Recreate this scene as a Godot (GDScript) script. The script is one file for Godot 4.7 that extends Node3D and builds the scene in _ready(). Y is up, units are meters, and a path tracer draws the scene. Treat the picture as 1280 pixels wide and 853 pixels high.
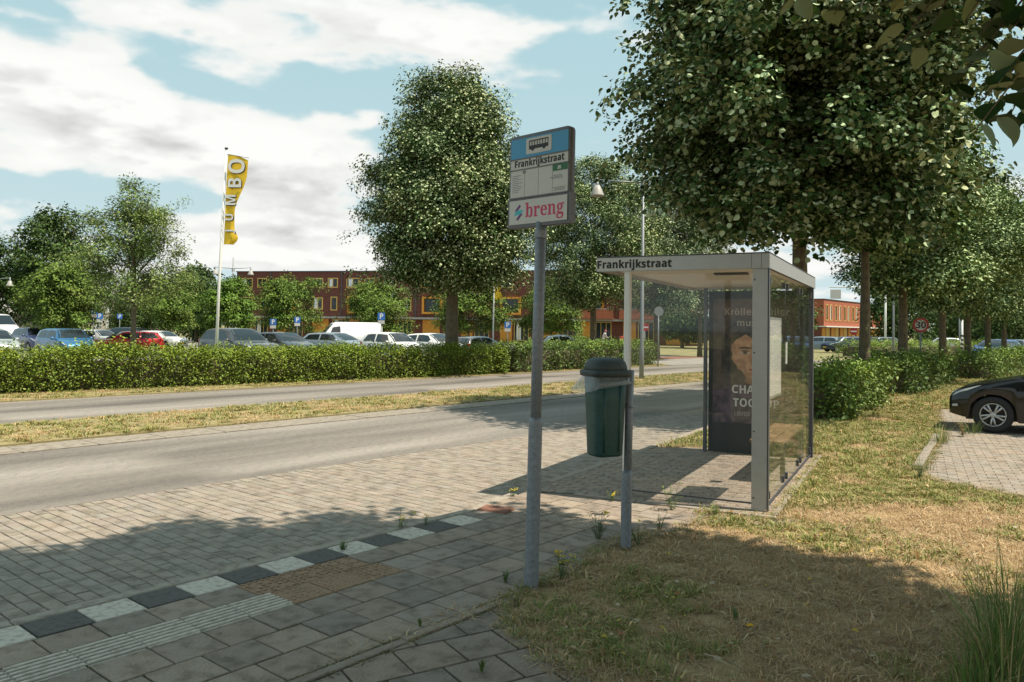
extends Node3D
# A bus stop with shelter beside a Dutch road. Units are metres, y is up.
# (x, d) below are metres to the right of and ahead of the photographer; the road runs along U, 40 degrees to the right.

const SU := 0.642788
const CU := 0.766044
var rng := RandomNumberGenerator.new()
var used := {}
var M := {}
var font_bold: SystemFont
var font_heavy: FontVariation
var font_plain: SystemFont
var font_serif: SystemFont

# ------------------------------------------------------------------ small helpers
func w3(x: float, y: float, d: float) -> Vector3:
	return Vector3(x, y, -d)

func rd(u: float, v: float) -> Vector2:            # road coordinates to (x, d)
	return Vector2(u * SU - v * CU, u * CU + v * SU)

func rd3(u: float, v: float, y: float) -> Vector3:
	return Vector3(u * SU - v * CU, y, -(u * CU + v * SU))

func numbered(called: String) -> String:
	var n: int = used.get(called, 0)
	used[called] = n + 1
	return called if n == 0 else "%s_%03d" % [called, n]

func rr(a: float, b: float) -> float:
	return rng.randf_range(a, b)

func lin(r: float, g: float, b: float) -> Color:   # linear base colour to the sRGB that albedo_color wants
	return Color(r, g, b).linear_to_srgb()

func mat(c: Color, rough := 0.8, metal := 0.0) -> StandardMaterial3D:
	var m := StandardMaterial3D.new()
	m.albedo_color = c
	m.roughness = rough
	m.metallic = metal
	return m

func vmat(rough := 0.8) -> StandardMaterial3D:
	var m := mat(Color.WHITE, rough)
	m.vertex_color_use_as_albedo = true
	return m

func tri_tex(m: StandardMaterial3D, t: Texture2D, metres: float, world := true) -> StandardMaterial3D:
	m.albedo_texture = t
	m.uv1_triplanar = true
	m.uv1_world_triplanar = world
	m.uv1_scale = Vector3.ONE / metres
	return m

func grain(m: StandardMaterial3D, t: Texture2D, strength: float) -> StandardMaterial3D:
	m.normal_enabled = true
	m.normal_texture = t
	m.normal_scale = strength
	return m

func noise_img(size: int, sd: int, freq: float, oct := 4, tall := 0) -> Image:
	var n := FastNoiseLite.new()
	n.seed = sd
	n.noise_type = FastNoiseLite.TYPE_SIMPLEX_SMOOTH
	n.frequency = freq
	n.fractal_octaves = oct
	var im := n.get_seamless_image(size, tall if tall > 0 else size)
	im.convert(Image.FORMAT_L8)
	return im

# a colour texture from fine grain, coarse patches and a ramp of linear colours
func blend_tex(size: int, sd: int, fine: float, coarse: float, fine_amt: float, coarse_amt: float, ramp: Array, streak := 1, cracks := 0) -> ImageTexture:
	var a := noise_img(size, sd, fine, 3).get_data()
	var ci := noise_img(size, sd + 7, coarse, 4, size / streak)
	if streak > 1:
		ci.resize(size, size, Image.INTERPOLATE_CUBIC)
	var b := ci.get_data()
	var lut := PackedByteArray()
	lut.resize(256 * 3)
	for i in 256:
		var t := i / 255.0 * (ramp.size() - 1)
		var k := mini(int(t), ramp.size() - 2)
		var c: Color = (ramp[k] as Color).lerp(ramp[k + 1], t - k).linear_to_srgb()
		lut[i * 3] = int(c.r * 255.0)
		lut[i * 3 + 1] = int(c.g * 255.0)
		lut[i * 3 + 2] = int(c.b * 255.0)
	rng.seed = sd
	for k in cracks:                                  # fine cracks: random walks
		var q := Vector2(rr(0, size), rr(0, size))
		var a0 := rr(0, TAU)
		for i in int(rr(0.1, 0.5) * size):
			a0 += rr(-0.35, 0.35)
			q += Vector2(cos(a0), sin(a0))
			b[posmod(int(q.y), size) * size + posmod(int(q.x), size)] = 40
	var out := PackedByteArray()
	out.resize(size * size * 3)
	for i in size * size:
		var v := clampi(int(127.5 + (a[i] - 127.5) * fine_amt + (b[i] - 127.5) * coarse_amt), 0, 255) * 3
		var o := i * 3
		out[o] = lut[v]
		out[o + 1] = lut[v + 1]
		out[o + 2] = lut[v + 2]
	return ImageTexture.create_from_image(Image.create_from_data(size, size, false, Image.FORMAT_RGB8, out))

func bump_tex(size: int, sd: int, freq: float, depth: float, oct := 4) -> ImageTexture:
	var im := noise_img(size, sd, freq, oct)
	im.convert(Image.FORMAT_RGBA8)
	im.bump_map_to_normal_map(depth)
	return ImageTexture.create_from_image(im)

func begin(flat := true) -> SurfaceTool:
	var st := SurfaceTool.new()
	st.begin(Mesh.PRIMITIVE_TRIANGLES)
	st.set_smooth_group(-1 if flat else 0)
	return st

func quad(st: SurfaceTool, a: Vector3, b: Vector3, c: Vector3, d: Vector3) -> void:   # clockwise seen from the front
	st.add_vertex(a); st.add_vertex(b); st.add_vertex(c)
	st.add_vertex(a); st.add_vertex(c); st.add_vertex(d)

func box(st: SurfaceTool, c: Vector3, s: Vector3, bs := Basis.IDENTITY) -> void:
	var h := s * 0.5
	var p: Array[Vector3] = []
	for k in 8:
		p.append(c + bs * Vector3(h.x * (1 if k & 1 else -1), h.y * (1 if k & 2 else -1), h.z * (1 if k & 4 else -1)))
	quad(st, p[4], p[6], p[7], p[5])
	quad(st, p[1], p[3], p[2], p[0])
	quad(st, p[5], p[7], p[3], p[1])
	quad(st, p[0], p[2], p[6], p[4])
	quad(st, p[2], p[3], p[7], p[6])
	quad(st, p[0], p[4], p[5], p[1])

# box with its upper edges chamfered by b (paving, slabs)
func slab(st: SurfaceTool, c: Vector3, s: Vector3, b: float, bs := Basis.IDENTITY) -> void:
	var h := s * 0.5
	var lo := []
	var mid := []
	var top := []
	for k in [[-1, -1], [1, -1], [1, 1], [-1, 1]]:
		lo.append(c + bs * Vector3(h.x * k[0], -h.y, h.z * k[1]))
		mid.append(c + bs * Vector3(h.x * k[0], h.y - b, h.z * k[1]))
		top.append(c + bs * Vector3((h.x - b) * k[0], h.y, (h.z - b) * k[1]))
	quad(st, top[0], top[1], top[2], top[3])
	for k in 4:
		var j := (k + 1) % 4
		quad(st, mid[k], mid[j], top[j], top[k])
		quad(st, lo[k], lo[j], mid[j], mid[k])

# box with all vertical edges rounded, standing from y0 to y1, with a chamfer on top and bottom
func rounded(st: SurfaceTool, c: Vector3, sx: float, sz: float, y0: float, y1: float, r: float, b := 0.003, bs := Basis.IDENTITY, seg := 4) -> void:
	var ring := func(y: float, inset: float) -> Array:
		var out := []
		for q in 4:
			var cx := (sx * 0.5 - r) * (1 if q == 0 or q == 3 else -1)
			var cz := (sz * 0.5 - r) * (1 if q < 2 else -1)
			for k in seg + 1:
				var a := (q + float(k) / seg) * PI * 0.5
				out.append(c + bs * Vector3(cx + cos(a) * (r - inset), y, cz + sin(a) * (r - inset)))
		return out
	var rs := [ring.call(y0, b), ring.call(y0 + b, 0.0), ring.call(y1 - b, 0.0), ring.call(y1, b)]
	loft(st, rs, true, true)

# joins rings of equal size; caps as fans
func loft(st: SurfaceTool, rings: Array, cap0: bool, cap1: bool, closed := true) -> void:
	for i in rings.size() - 1:
		var a: Array = rings[i]
		var b: Array = rings[i + 1]
		var n := a.size()
		for k in (n if closed else n - 1):
			var j := (k + 1) % n
			quad(st, a[k], b[k], b[j], a[j])
	for e in [[cap0, rings[0], true], [cap1, rings[rings.size() - 1], false]]:
		if e[0]:
			var r: Array = e[1]
			var m := Vector3.ZERO
			for p in r:
				m += p
			m /= r.size()
			for k in r.size():
				var j := (k + 1) % r.size()
				st.add_vertex(m); st.add_vertex(r[k] if e[2] else r[j]); st.add_vertex(r[j] if e[2] else r[k])

func tube(st: SurfaceTool, pts: Array, radii: Array, sides := 8, cap := true) -> void:
	var rings := []
	var up := Vector3.UP
	for i in pts.size():
		var t: Vector3 = (pts[mini(i + 1, pts.size() - 1)] - pts[maxi(i - 1, 0)]).normalized()
		if absf(t.dot(up)) > 0.95:
			up = Vector3.RIGHT if absf(t.x) < 0.8 else Vector3.FORWARD
		var x := t.cross(up).normalized()
		var y := x.cross(t).normalized()
		up = y
		var ring := []
		for k in sides:
			var a := TAU * k / sides
			ring.append(pts[i] + (x * cos(a) + y * sin(a)) * radii[i])
		rings.append(ring)
	loft(st, rings, cap, cap)

func lathe(st: SurfaceTool, c: Vector3, prof: Array, sides := 20, bs := Basis.IDENTITY, cap := true) -> void:   # prof: [radius, height]
	var rings := []
	for p in prof:
		var ring := []
		for k in sides:
			var a := TAU * k / sides
			ring.append(c + bs * Vector3(cos(a) * p[0], p[1], sin(a) * p[0]))
		rings.append(ring)
	loft(st, rings, cap, cap)

# a flat polygon of (x, d) points as a sheet with sides, from y1 down to y0
func poly(st: SurfaceTool, pts: PackedVector2Array, y0: float, y1: float) -> void:
	var ids := Geometry2D.triangulate_polygon(pts)
	for k in range(0, ids.size(), 3):
		var t := [pts[ids[k]], pts[ids[k + 1]], pts[ids[k + 2]]]
		if (t[1] - t[0]).cross(t[2] - t[0]) > 0:
			t.reverse()
		for p in t:
			st.add_vertex(w3(p.x, y1, p.y))
	for k in pts.size():
		var a := pts[k]
		var b := pts[(k + 1) % pts.size()]
		quad(st, w3(a.x, y0, a.y), w3(a.x, y1, a.y), w3(b.x, y1, b.y), w3(b.x, y0, b.y))

func mesh_of(st: SurfaceTool, m: Material = null) -> ArrayMesh:
	st.generate_normals()
	var out := st.commit()
	if m:
		out.surface_set_material(0, m)
	return out

func put(called: String, what: Variant, m: Material, parent: Node = null, kind := "") -> MeshInstance3D:
	var o := MeshInstance3D.new()
	if what is SurfaceTool:
		what.generate_normals()
		o.mesh = what.commit()
	else:
		o.mesh = what
	o.material_override = m
	if parent:
		o.name = called
		parent.add_child(o, true)
	else:
		o.name = numbered(called)
		add_child(o)
	if kind:
		o.set_meta("kind", kind)
	return o

func tag(o: Node, label: String, category: String, group := "") -> void:
	o.set_meta("label", label)
	o.set_meta("category", category)
	if group:
		o.set_meta("group", group)

func thing(called: String, label: String, category: String, at := Vector3.ZERO, turn := 0.0, group := "") -> Node3D:
	var o := Node3D.new()
	o.name = numbered(called)
	add_child(o)
	o.position = at
	o.rotation.y = turn
	tag(o, label, category, group)
	return o

func scatter(called: String, me: Mesh, m: Material, places: Array, tints: Array, parent: Node = null, kind := "") -> MultiMeshInstance3D:
	var mm := MultiMesh.new()
	mm.transform_format = MultiMesh.TRANSFORM_3D
	mm.use_colors = true
	mm.mesh = me
	mm.instance_count = places.size()
	for i in places.size():
		mm.set_instance_transform(i, places[i])
		mm.set_instance_color(i, tints[i])
	var o := MultiMeshInstance3D.new()
	o.multimesh = mm
	o.material_override = m
	if parent:
		o.name = called
		parent.add_child(o, true)
	else:
		o.name = numbered(called)
		add_child(o)
	if kind:
		o.set_meta("kind", kind)
	return o

func lettering(called: String, text: String, height: float, m: Material, parent: Node, at: Vector3, f: Font, turn := Basis.IDENTITY, depth := 0.002, align := HORIZONTAL_ALIGNMENT_CENTER, widen := 1.0) -> MeshInstance3D:
	var t := TextMesh.new()
	t.text = text
	t.font = f
	t.font_size = 64
	t.pixel_size = height / 64.0
	t.depth = depth
	t.curve_step = 4.0
	t.horizontal_alignment = align
	t.vertical_alignment = VERTICAL_ALIGNMENT_CENTER
	var o := put(called, t, m, parent)
	o.transform = Transform3D(turn * Basis.from_scale(Vector3(widen, 1, 1)), at)
	return o

func tone(c: Color, spread: float, hue := 0.08) -> Color:
	var k := 1.0 + rr(-spread, spread)
	return Color(c.r * k * (1 + rr(-hue, hue)), c.g * k, c.b * k * (1 + rr(-hue, hue)))

# ------------------------------------------------------------------ light, sky, view
func set_view() -> void:
	var cam := Camera3D.new()
	cam.name = "camera"
	cam.near = 0.05
	cam.far = 4000.0
	cam.projection = Camera3D.PROJECTION_FRUSTUM
	cam.size = 2.0 * cam.near * 426.5 / 986.0
	cam.frustum_offset = Vector2(0, -0.036667 * cam.near)
	cam.position = Vector3(0, 1.7, 0)
	cam.rotation = Vector3(deg_to_rad(1.2), 0, deg_to_rad(0.75))
	add_child(cam)
	cam.current = true
	var sun := DirectionalLight3D.new()
	sun.name = "sun"
	sun.light_energy = 1.45
	sun.light_color = Color(1.0, 0.955, 0.88)
	sun.light_angular_distance = 0.55
	sun.shadow_enabled = true
	add_child(sun)
	sun.look_at_from_position(Vector3(0.4386, 0.891, 0.118) * 50.0, Vector3.ZERO)
	var env := Environment.new()
	env.background_mode = Environment.BG_SKY
	env.sky = Sky.new()
	env.sky.sky_material = make_sky()
	env.tonemap_mode = Environment.TONE_MAPPER_LINEAR
	env.tonemap_exposure = 1.56
	env.background_energy_multiplier = 0.80
	env.sdfgi_enabled = true
	env.ssao_enabled = true
	env.ssil_enabled = true
	var we := WorldEnvironment.new()
	we.name = "environment"
	we.environment = env
	add_child(we)

func make_sky() -> PanoramaSkyMaterial:
	var wd := 4096
	var ht := 2048
	var big := FastNoiseLite.new()
	big.seed = 11
	big.noise_type = FastNoiseLite.TYPE_SIMPLEX_SMOOTH
	big.frequency = 2.1
	big.fractal_octaves = 6
	big.fractal_gain = 0.55
	var puff := FastNoiseLite.new()
	puff.seed = 23
	puff.noise_type = FastNoiseLite.TYPE_CELLULAR
	puff.cellular_distance_function = FastNoiseLite.DISTANCE_EUCLIDEAN
	puff.cellular_return_type = FastNoiseLite.RETURN_DISTANCE
	puff.frequency = 5.2
	puff.fractal_type = FastNoiseLite.FRACTAL_FBM
	puff.fractal_octaves = 4
	puff.fractal_gain = 0.45
	# broad cloud banks: azimuth and height of the middle, half sizes, weight
	var banks := []
	for b in [[95, 130, 165, 80, 0.62], [20, 205, 150, 55, 0.50], [400, 42, 150, 52, 0.66], [255, 30, 70, 40, 0.30], [585, 38, 75, 26, 0.48], [325, 215, 70, 52, 0.5], [400, 240, 90, 50, 0.5], [360, 300, 150, 55, 0.55], [150, 330, 260, 45, 0.30], [60, 14, 90, 22, 0.35],
			[425, 152, 40, 16, 0.3], [475, 152, 22, 10, 0.22], [930, 305, 130, 45, 0.45], [1060, 335, 160, 40, 0.4], [215, 195, 90, 40, 0.3], [760, 170, 90, 12, 0.18], [1180, 260, 120, 60, 0.4], [235, 105, 60, 32, -0.4], [300, 150, 110, 26, -0.3], [30, 60, 40, 14, -0.25], [110, 262, 120, 14, -0.35], [0, 262, 60, 12, -0.2], [500, 240, 40, 80, -0.3]]:
		banks.append([atan((b[0] - 640.0) / 986.0), atan((411.0 - b[1]) / 986.0), b[2] / 986.0, b[3] / 986.0, b[4]])
	var data := PackedFloat32Array()
	data.resize(wd * ht * 3)
	var half := ht / 2
	for row in ht:
		var el := (0.5 - (row + 0.5) / ht) * PI
		var y := sin(el)
		var cy := cos(el)
		var deep := clampf(y * 1.6, 0.0, 1.0)
		var blue := Vector3(0.58, 0.68, 0.69).lerp(Vector3(0.29, 0.485, 0.545), pow(deep, 0.5))
		for col in wd:
			var o := (row * wd + col) * 3
			if row > half + 2:
				data[o] = 0.30; data[o + 1] = 0.31; data[o + 2] = 0.27
				continue
			var az := (col + 0.5) / wd * TAU
			var k := 1.0 / (maxf(y, 0.0) + 0.25)
			var q := Vector3(sin(az) * cy * k, 4.0 * el, cos(az) * cy * k)
			var n := big.get_noise_3dv(q)
			var lift := -0.10
			var az2 := az if az < PI else az - TAU
			if absf(az2) < 1.1 and el < 0.75:
				lift -= 0.20 * smoothstep(1.1, 0.75, absf(az2)) * smoothstep(0.75, 0.5, el)
				for b in banks:
					var dx: float = (az2 - b[0]) / b[2]
					var dy: float = (el - b[1]) / b[3]
					var r2 := dx * dx + dy * dy
					if r2 < 5.0:
						lift += b[4] * exp(-r2 * r2 * 0.6)
			var dens := n * 0.95 + lift - 0.02
			if dens < -0.22:
				data[o] = blue.x; data[o + 1] = blue.y; data[o + 2] = blue.z
				continue
			var c := puff.get_noise_3dv(q * 1.0 + Vector3(n, n, -n) * 0.12)
			dens -= (c + 0.35) * 0.40
			var cover := smoothstep(-0.06, 0.30, dens)
			# sunlit tops and greyer undersides come from how the cloud thins out above
			var above := big.get_noise_3dv(q + Vector3(0.0, 0.16, 0.0))
			var lit := clampf(0.70 + (n - above) * 1.5 - (c + 0.5) * 0.5, 0.0, 1.0)
			var thick := smoothstep(0.15, 0.7, dens)
			var light := lerpf(0.76, lerpf(0.50, 0.81, lit), thick)
			data[o] = lerpf(blue.x, light, cover * 0.96)
			data[o + 1] = lerpf(blue.y, light, cover * 0.96)
			data[o + 2] = lerpf(blue.z, light * 0.965, cover * 0.96)
	var im := Image.create_from_data(wd, ht, false, Image.FORMAT_RGBF, data.to_byte_array())
	var s := PanoramaSkyMaterial.new()
	s.panorama = ImageTexture.create_from_image(im)
	return s

# ------------------------------------------------------------------ materials
func make_materials() -> void:
	font_bold = SystemFont.new()
	font_bold.font_names = PackedStringArray(["Droid Sans"])
	font_bold.font_weight = 700
	font_heavy = FontVariation.new()
	font_heavy.base_font = font_bold
	font_heavy.variation_embolden = 0.6
	font_plain = SystemFont.new()
	font_plain.font_names = PackedStringArray(["Droid Sans"])
	font_serif = SystemFont.new()
	font_serif.font_names = PackedStringArray(["Droid Serif"])
	font_serif.font_weight = 700
	var fine_bump := bump_tex(512, 3, 0.12, 3.0, 3)
	var soft_bump := bump_tex(512, 4, 0.02, 5.0, 5)
	var asphalt_t := blend_tex(2048, 21, 0.45, 0.003, 1.2, 1.05, [Color(0.07, 0.06, 0.052), Color(0.145, 0.127, 0.109), Color(0.185, 0.163, 0.14), Color(0.215, 0.19, 0.165), Color(0.30, 0.27, 0.235)], 8, 26)
	M.asphalt = grain(tri_tex(mat(Color.WHITE, 0.9), asphalt_t, 11.0, false), fine_bump, 0.5)
	var lot_t := blend_tex(512, 23, 0.3, 0.01, 0.5, 0.8, [Color(0.17, 0.16, 0.15), Color(0.25, 0.235, 0.21), Color(0.33, 0.31, 0.28)])
	M.lot = tri_tex(mat(Color.WHITE, 0.9), lot_t, 7.0)
	var tile_t := blend_tex(1024, 31, 0.3, 0.010, 0.75, 1.1, [Color(0.52, 0.50, 0.46), Color(0.78, 0.76, 0.73), Color(0.95, 0.94, 0.92), Color(1.0, 1.0, 1.0), Color(1.0, 1.0, 1.0)])
	M.tile_t = tile_t
	M.tiles = []
	for c in [Vector3(0.285, 0.230, 0.182), Vector3(0.25, 0.204, 0.162), Vector3(0.31, 0.250, 0.192), Vector3(0.27, 0.215, 0.166), Vector3(0.225, 0.188, 0.155), Vector3(0.29, 0.242, 0.198)]:
		M.tiles.append(grain(tri_tex(mat(lin(c.x, c.y, c.z), 0.88), tile_t, 1.7), fine_bump, 0.7))
	M.bricks = []
	for c in [Vector3(0.285, 0.243, 0.198), Vector3(0.268, 0.232, 0.192), Vector3(0.30, 0.252, 0.204), Vector3(0.275, 0.234, 0.193), Vector3(0.29, 0.254, 0.213)]:
		M.bricks.append(grain(tri_tex(mat(lin(c.x, c.y, c.z), 0.9), tile_t, 2.3), fine_bump, 0.6))
	M.brick_v = tri_tex(vmat(0.9), tile_t, 2.3)
	grain(M.brick_v, fine_bump, 0.6)
	M.white_tile = grain(tri_tex(mat(lin(0.54, 0.49, 0.42), 0.8), tile_t, 0.6), fine_bump, 0.5)
	M.black_tile = grain(tri_tex(mat(lin(0.088, 0.080, 0.074), 0.8), tile_t, 0.6), fine_bump, 0.6)
	M.tan_tile = grain(tri_tex(mat(lin(0.36, 0.235, 0.14), 0.9), blend_tex(512, 35, 0.2, 0.03, 1.2, 0.8, [Color(0.35, 0.4, 0.5), Color(0.85, 0.82, 0.8), Color(1, 1, 1)]), 0.5), fine_bump, 1.2)
	M.kerb = grain(tri_tex(mat(lin(0.33, 0.285, 0.235), 0.9), tile_t, 1.1), fine_bump, 0.6)
	M.gutter = grain(tri_tex(mat(lin(0.27, 0.235, 0.192), 0.9), tile_t, 1.7), fine_bump, 0.6)
	M.bed = tri_tex(mat(Color.WHITE, 1.0), blend_tex(256, 37, 0.2, 0.02, 0.8, 0.8, [Color(0.03, 0.027, 0.02), Color(0.07, 0.06, 0.045), Color(0.075, 0.08, 0.035)]), 0.8)
	M.red_brick = grain(tri_tex(mat(lin(0.22, 0.10, 0.065), 0.9), tile_t, 0.5), fine_bump, 0.6)
	var lawn_t := blend_tex(1024, 41, 0.16, 0.012, 0.9, 0.75, [Color(0.12, 0.074, 0.038), Color(0.23, 0.15, 0.078), Color(0.37, 0.255, 0.138), Color(0.28, 0.22, 0.10), Color(0.17, 0.17, 0.058)])
	M.lawn = grain(tri_tex(mat(Color.WHITE, 1.0), lawn_t, 3.1), soft_bump, 1.0)
	var verge_t := blend_tex(512, 43, 0.2, 0.02, 0.8, 0.7, [Color(0.12, 0.10, 0.04), Color(0.22, 0.18, 0.08), Color(0.30, 0.245, 0.115), Color(0.17, 0.17, 0.055)])
	M.verge = tri_tex(mat(Color.WHITE, 1.0), verge_t, 2.3)
	M.ground = tri_tex(mat(Color.WHITE, 1.0), blend_tex(512, 47, 0.1, 0.01, 0.6, 0.9, [Color(0.12, 0.13, 0.05), Color(0.2, 0.18, 0.08), Color(0.27, 0.23, 0.11)]), 9.0)
	var bark_t := blend_tex(512, 51, 0.06, 0.02, 1.0, 0.8, [Color(0.05, 0.042, 0.03), Color(0.11, 0.088, 0.06), Color(0.15, 0.125, 0.075), Color(0.16, 0.15, 0.065)], 4)
	M.bark = grain(tri_tex(mat(Color.WHITE, 0.95), bark_t, 0.9, false), soft_bump, 1.5)
	M.leaf = vmat(0.62)
	M.leaf.metallic_specular = 0.3
	M.leaf.backlight_enabled = true
	M.leaf.backlight = Color(0.42, 0.50, 0.10)
	M.leaf_shiny = vmat(0.5)
	M.leaf_shiny.metallic_specular = 0.35
	M.leaf_shiny.backlight_enabled = true
	M.leaf_shiny.backlight = Color(0.40, 0.46, 0.10)
	M.blade = vmat(0.7)
	M.blade.backlight_enabled = true
	M.blade.backlight = Color(0.35, 0.35, 0.18)
	var zinc_t := blend_tex(512, 61, 0.05, 0.015, 0.9, 0.8, [Color(0.45, 0.47, 0.5), Color(0.78, 0.8, 0.83), Color(1, 1, 1)])
	M.zinc = tri_tex(mat(lin(0.29, 0.305, 0.325), 0.55, 0.35), zinc_t, 0.35)
	M.zinc_plain = mat(lin(0.21, 0.225, 0.235), 0.5, 0.3)
	M.alu = tri_tex(mat(lin(0.44, 0.435, 0.425), 0.42, 0.55), blend_tex(256, 63, 0.1, 0.02, 0.25, 0.35, [Color(0.72, 0.72, 0.72), Color(0.95, 0.95, 0.95), Color(1, 1, 1)]), 0.7)
	M.alu_dark = mat(lin(0.085, 0.09, 0.10), 0.45, 0.4)
	M.ceiling = mat(lin(0.62, 0.58, 0.50), 0.6)
	M.glass = StandardMaterial3D.new()
	M.glass.albedo_color = Color(0.45, 0.52, 0.48, 0.03)
	M.glass.transparency = BaseMaterial3D.TRANSPARENCY_ALPHA
	M.glass.roughness = 0.02
	M.glass.metallic_specular = 0.36
	M.car_glass = mat(lin(0.012, 0.016, 0.018), 0.04)
	M.car_glass.metallic_specular = 0.7
	M.window_glass = mat(lin(0.02, 0.025, 0.03), 0.06)
	M.white = mat(lin(0.74, 0.74, 0.72), 0.45)
	M.white_pole = mat(lin(0.72, 0.71, 0.68), 0.4)
	M.black = mat(lin(0.012, 0.012, 0.013), 0.5)
	M.print_black = mat(lin(0.02, 0.02, 0.022), 0.6)
	M.sign_frame = tri_tex(mat(lin(0.17, 0.17, 0.175), 0.5, 0.2), zinc_t, 0.3)
	M.sign_white = tri_tex(mat(lin(0.56, 0.55, 0.53), 0.5), blend_tex(256, 65, 0.05, 0.02, 0.2, 0.3, [Color(0.78, 0.77, 0.74), Color(0.96, 0.96, 0.95), Color(1, 1, 1)]), 0.4)
	M.sign_blue = mat(lin(0.06, 0.29, 0.52), 0.5)
	M.sign_green = mat(lin(0.02, 0.13, 0.05), 0.5)
	M.parking_blue = mat(lin(0.03, 0.15, 0.48), 0.45)
	M.sign_red = mat(lin(0.42, 0.025, 0.03), 0.45)
	M.pink = mat(lin(0.50, 0.03, 0.10), 0.5)
	M.purple = mat(lin(0.14, 0.02, 0.16), 0.5)
	M.cyan = mat(lin(0.06, 0.46, 0.55), 0.5)
	M.pole_black = mat(lin(0.03, 0.03, 0.03), 0.5)
	M.rubber = mat(lin(0.02, 0.02, 0.021), 0.85)
	M.rim = mat(lin(0.5, 0.5, 0.5), 0.35, 0.6)
	M.lamp_red = mat(lin(0.35, 0.015, 0.012), 0.15)
	M.lamp_clear = mat(lin(0.55, 0.57, 0.58), 0.1)
	M.wood = tri_tex(mat(Color.WHITE, 0.6), blend_tex(256, 67, 0.06, 0.02, 0.7, 0.7, [Color(0.10, 0.055, 0.028), Color(0.17, 0.095, 0.05), Color(0.22, 0.13, 0.07)], 8), 0.5)
	M.facade = tri_tex(mat(Color.WHITE, 0.9), blend_tex(512, 71, 0.12, 0.02, 0.5, 0.6, [Color(0.085, 0.03, 0.022), Color(0.14, 0.048, 0.034), Color(0.19, 0.068, 0.046)]), 6.0)
	M.facade_light = tri_tex(mat(Color.WHITE, 0.9), blend_tex(512, 72, 0.12, 0.02, 0.5, 0.6, [Color(0.26, 0.075, 0.04), Color(0.36, 0.11, 0.06), Color(0.42, 0.14, 0.075)]), 6.0)
	M.beige = tri_tex(mat(Color.WHITE, 0.9), blend_tex(256, 73, 0.1, 0.02, 0.5, 0.6, [Color(0.36, 0.33, 0.28), Color(0.46, 0.42, 0.36), Color(0.52, 0.48, 0.42)]), 6.0)
	M.orange = mat(lin(0.62, 0.27, 0.03), 0.55)
	M.yellow_frame = mat(lin(0.60, 0.38, 0.10), 0.55)
	M.concrete = tri_tex(mat(lin(0.36, 0.35, 0.33), 0.85), tile_t, 1.5)
	M.flag = mat(lin(0.85, 0.58, 0.03), 0.7)
	M.flag.backlight_enabled = true
	M.flag.backlight = Color(0.5, 0.4, 0.1)
	M.bin = tri_tex(mat(lin(0.018, 0.078, 0.066), 0.5), zinc_t, 0.5)
	M.bin_lid = tri_tex(mat(lin(0.045, 0.062, 0.06), 0.6), zinc_t, 0.4)
	M.bag = StandardMaterial3D.new()
	M.bag.albedo_color = Color(0.70, 0.70, 0.70, 0.30)
	M.bag.transparency = BaseMaterial3D.TRANSPARENCY_ALPHA
	M.bag.roughness = 0.25
	M.skin = mat(lin(0.45, 0.26, 0.18), 0.6)
	M.tiles_t = tile_t

# ------------------------------------------------------------------ ground and paving
func uvp(list: Array) -> PackedVector2Array:        # road coordinates to a polygon of (x, d)
	var out := PackedVector2Array()
	for p in list:
		out.append(rd(p[0], p[1]))
	return out

func sheet(called: String, pts: PackedVector2Array, y0: float, y1: float, m: Material) -> MeshInstance3D:
	var st := begin()
	poly(st, pts, y0, y1)
	return put(called, st, m, null, "structure")

func in_frame(p: Vector2) -> bool:
	return p.y > 3.0 and absf(p.x) < p.y * 0.67

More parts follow.
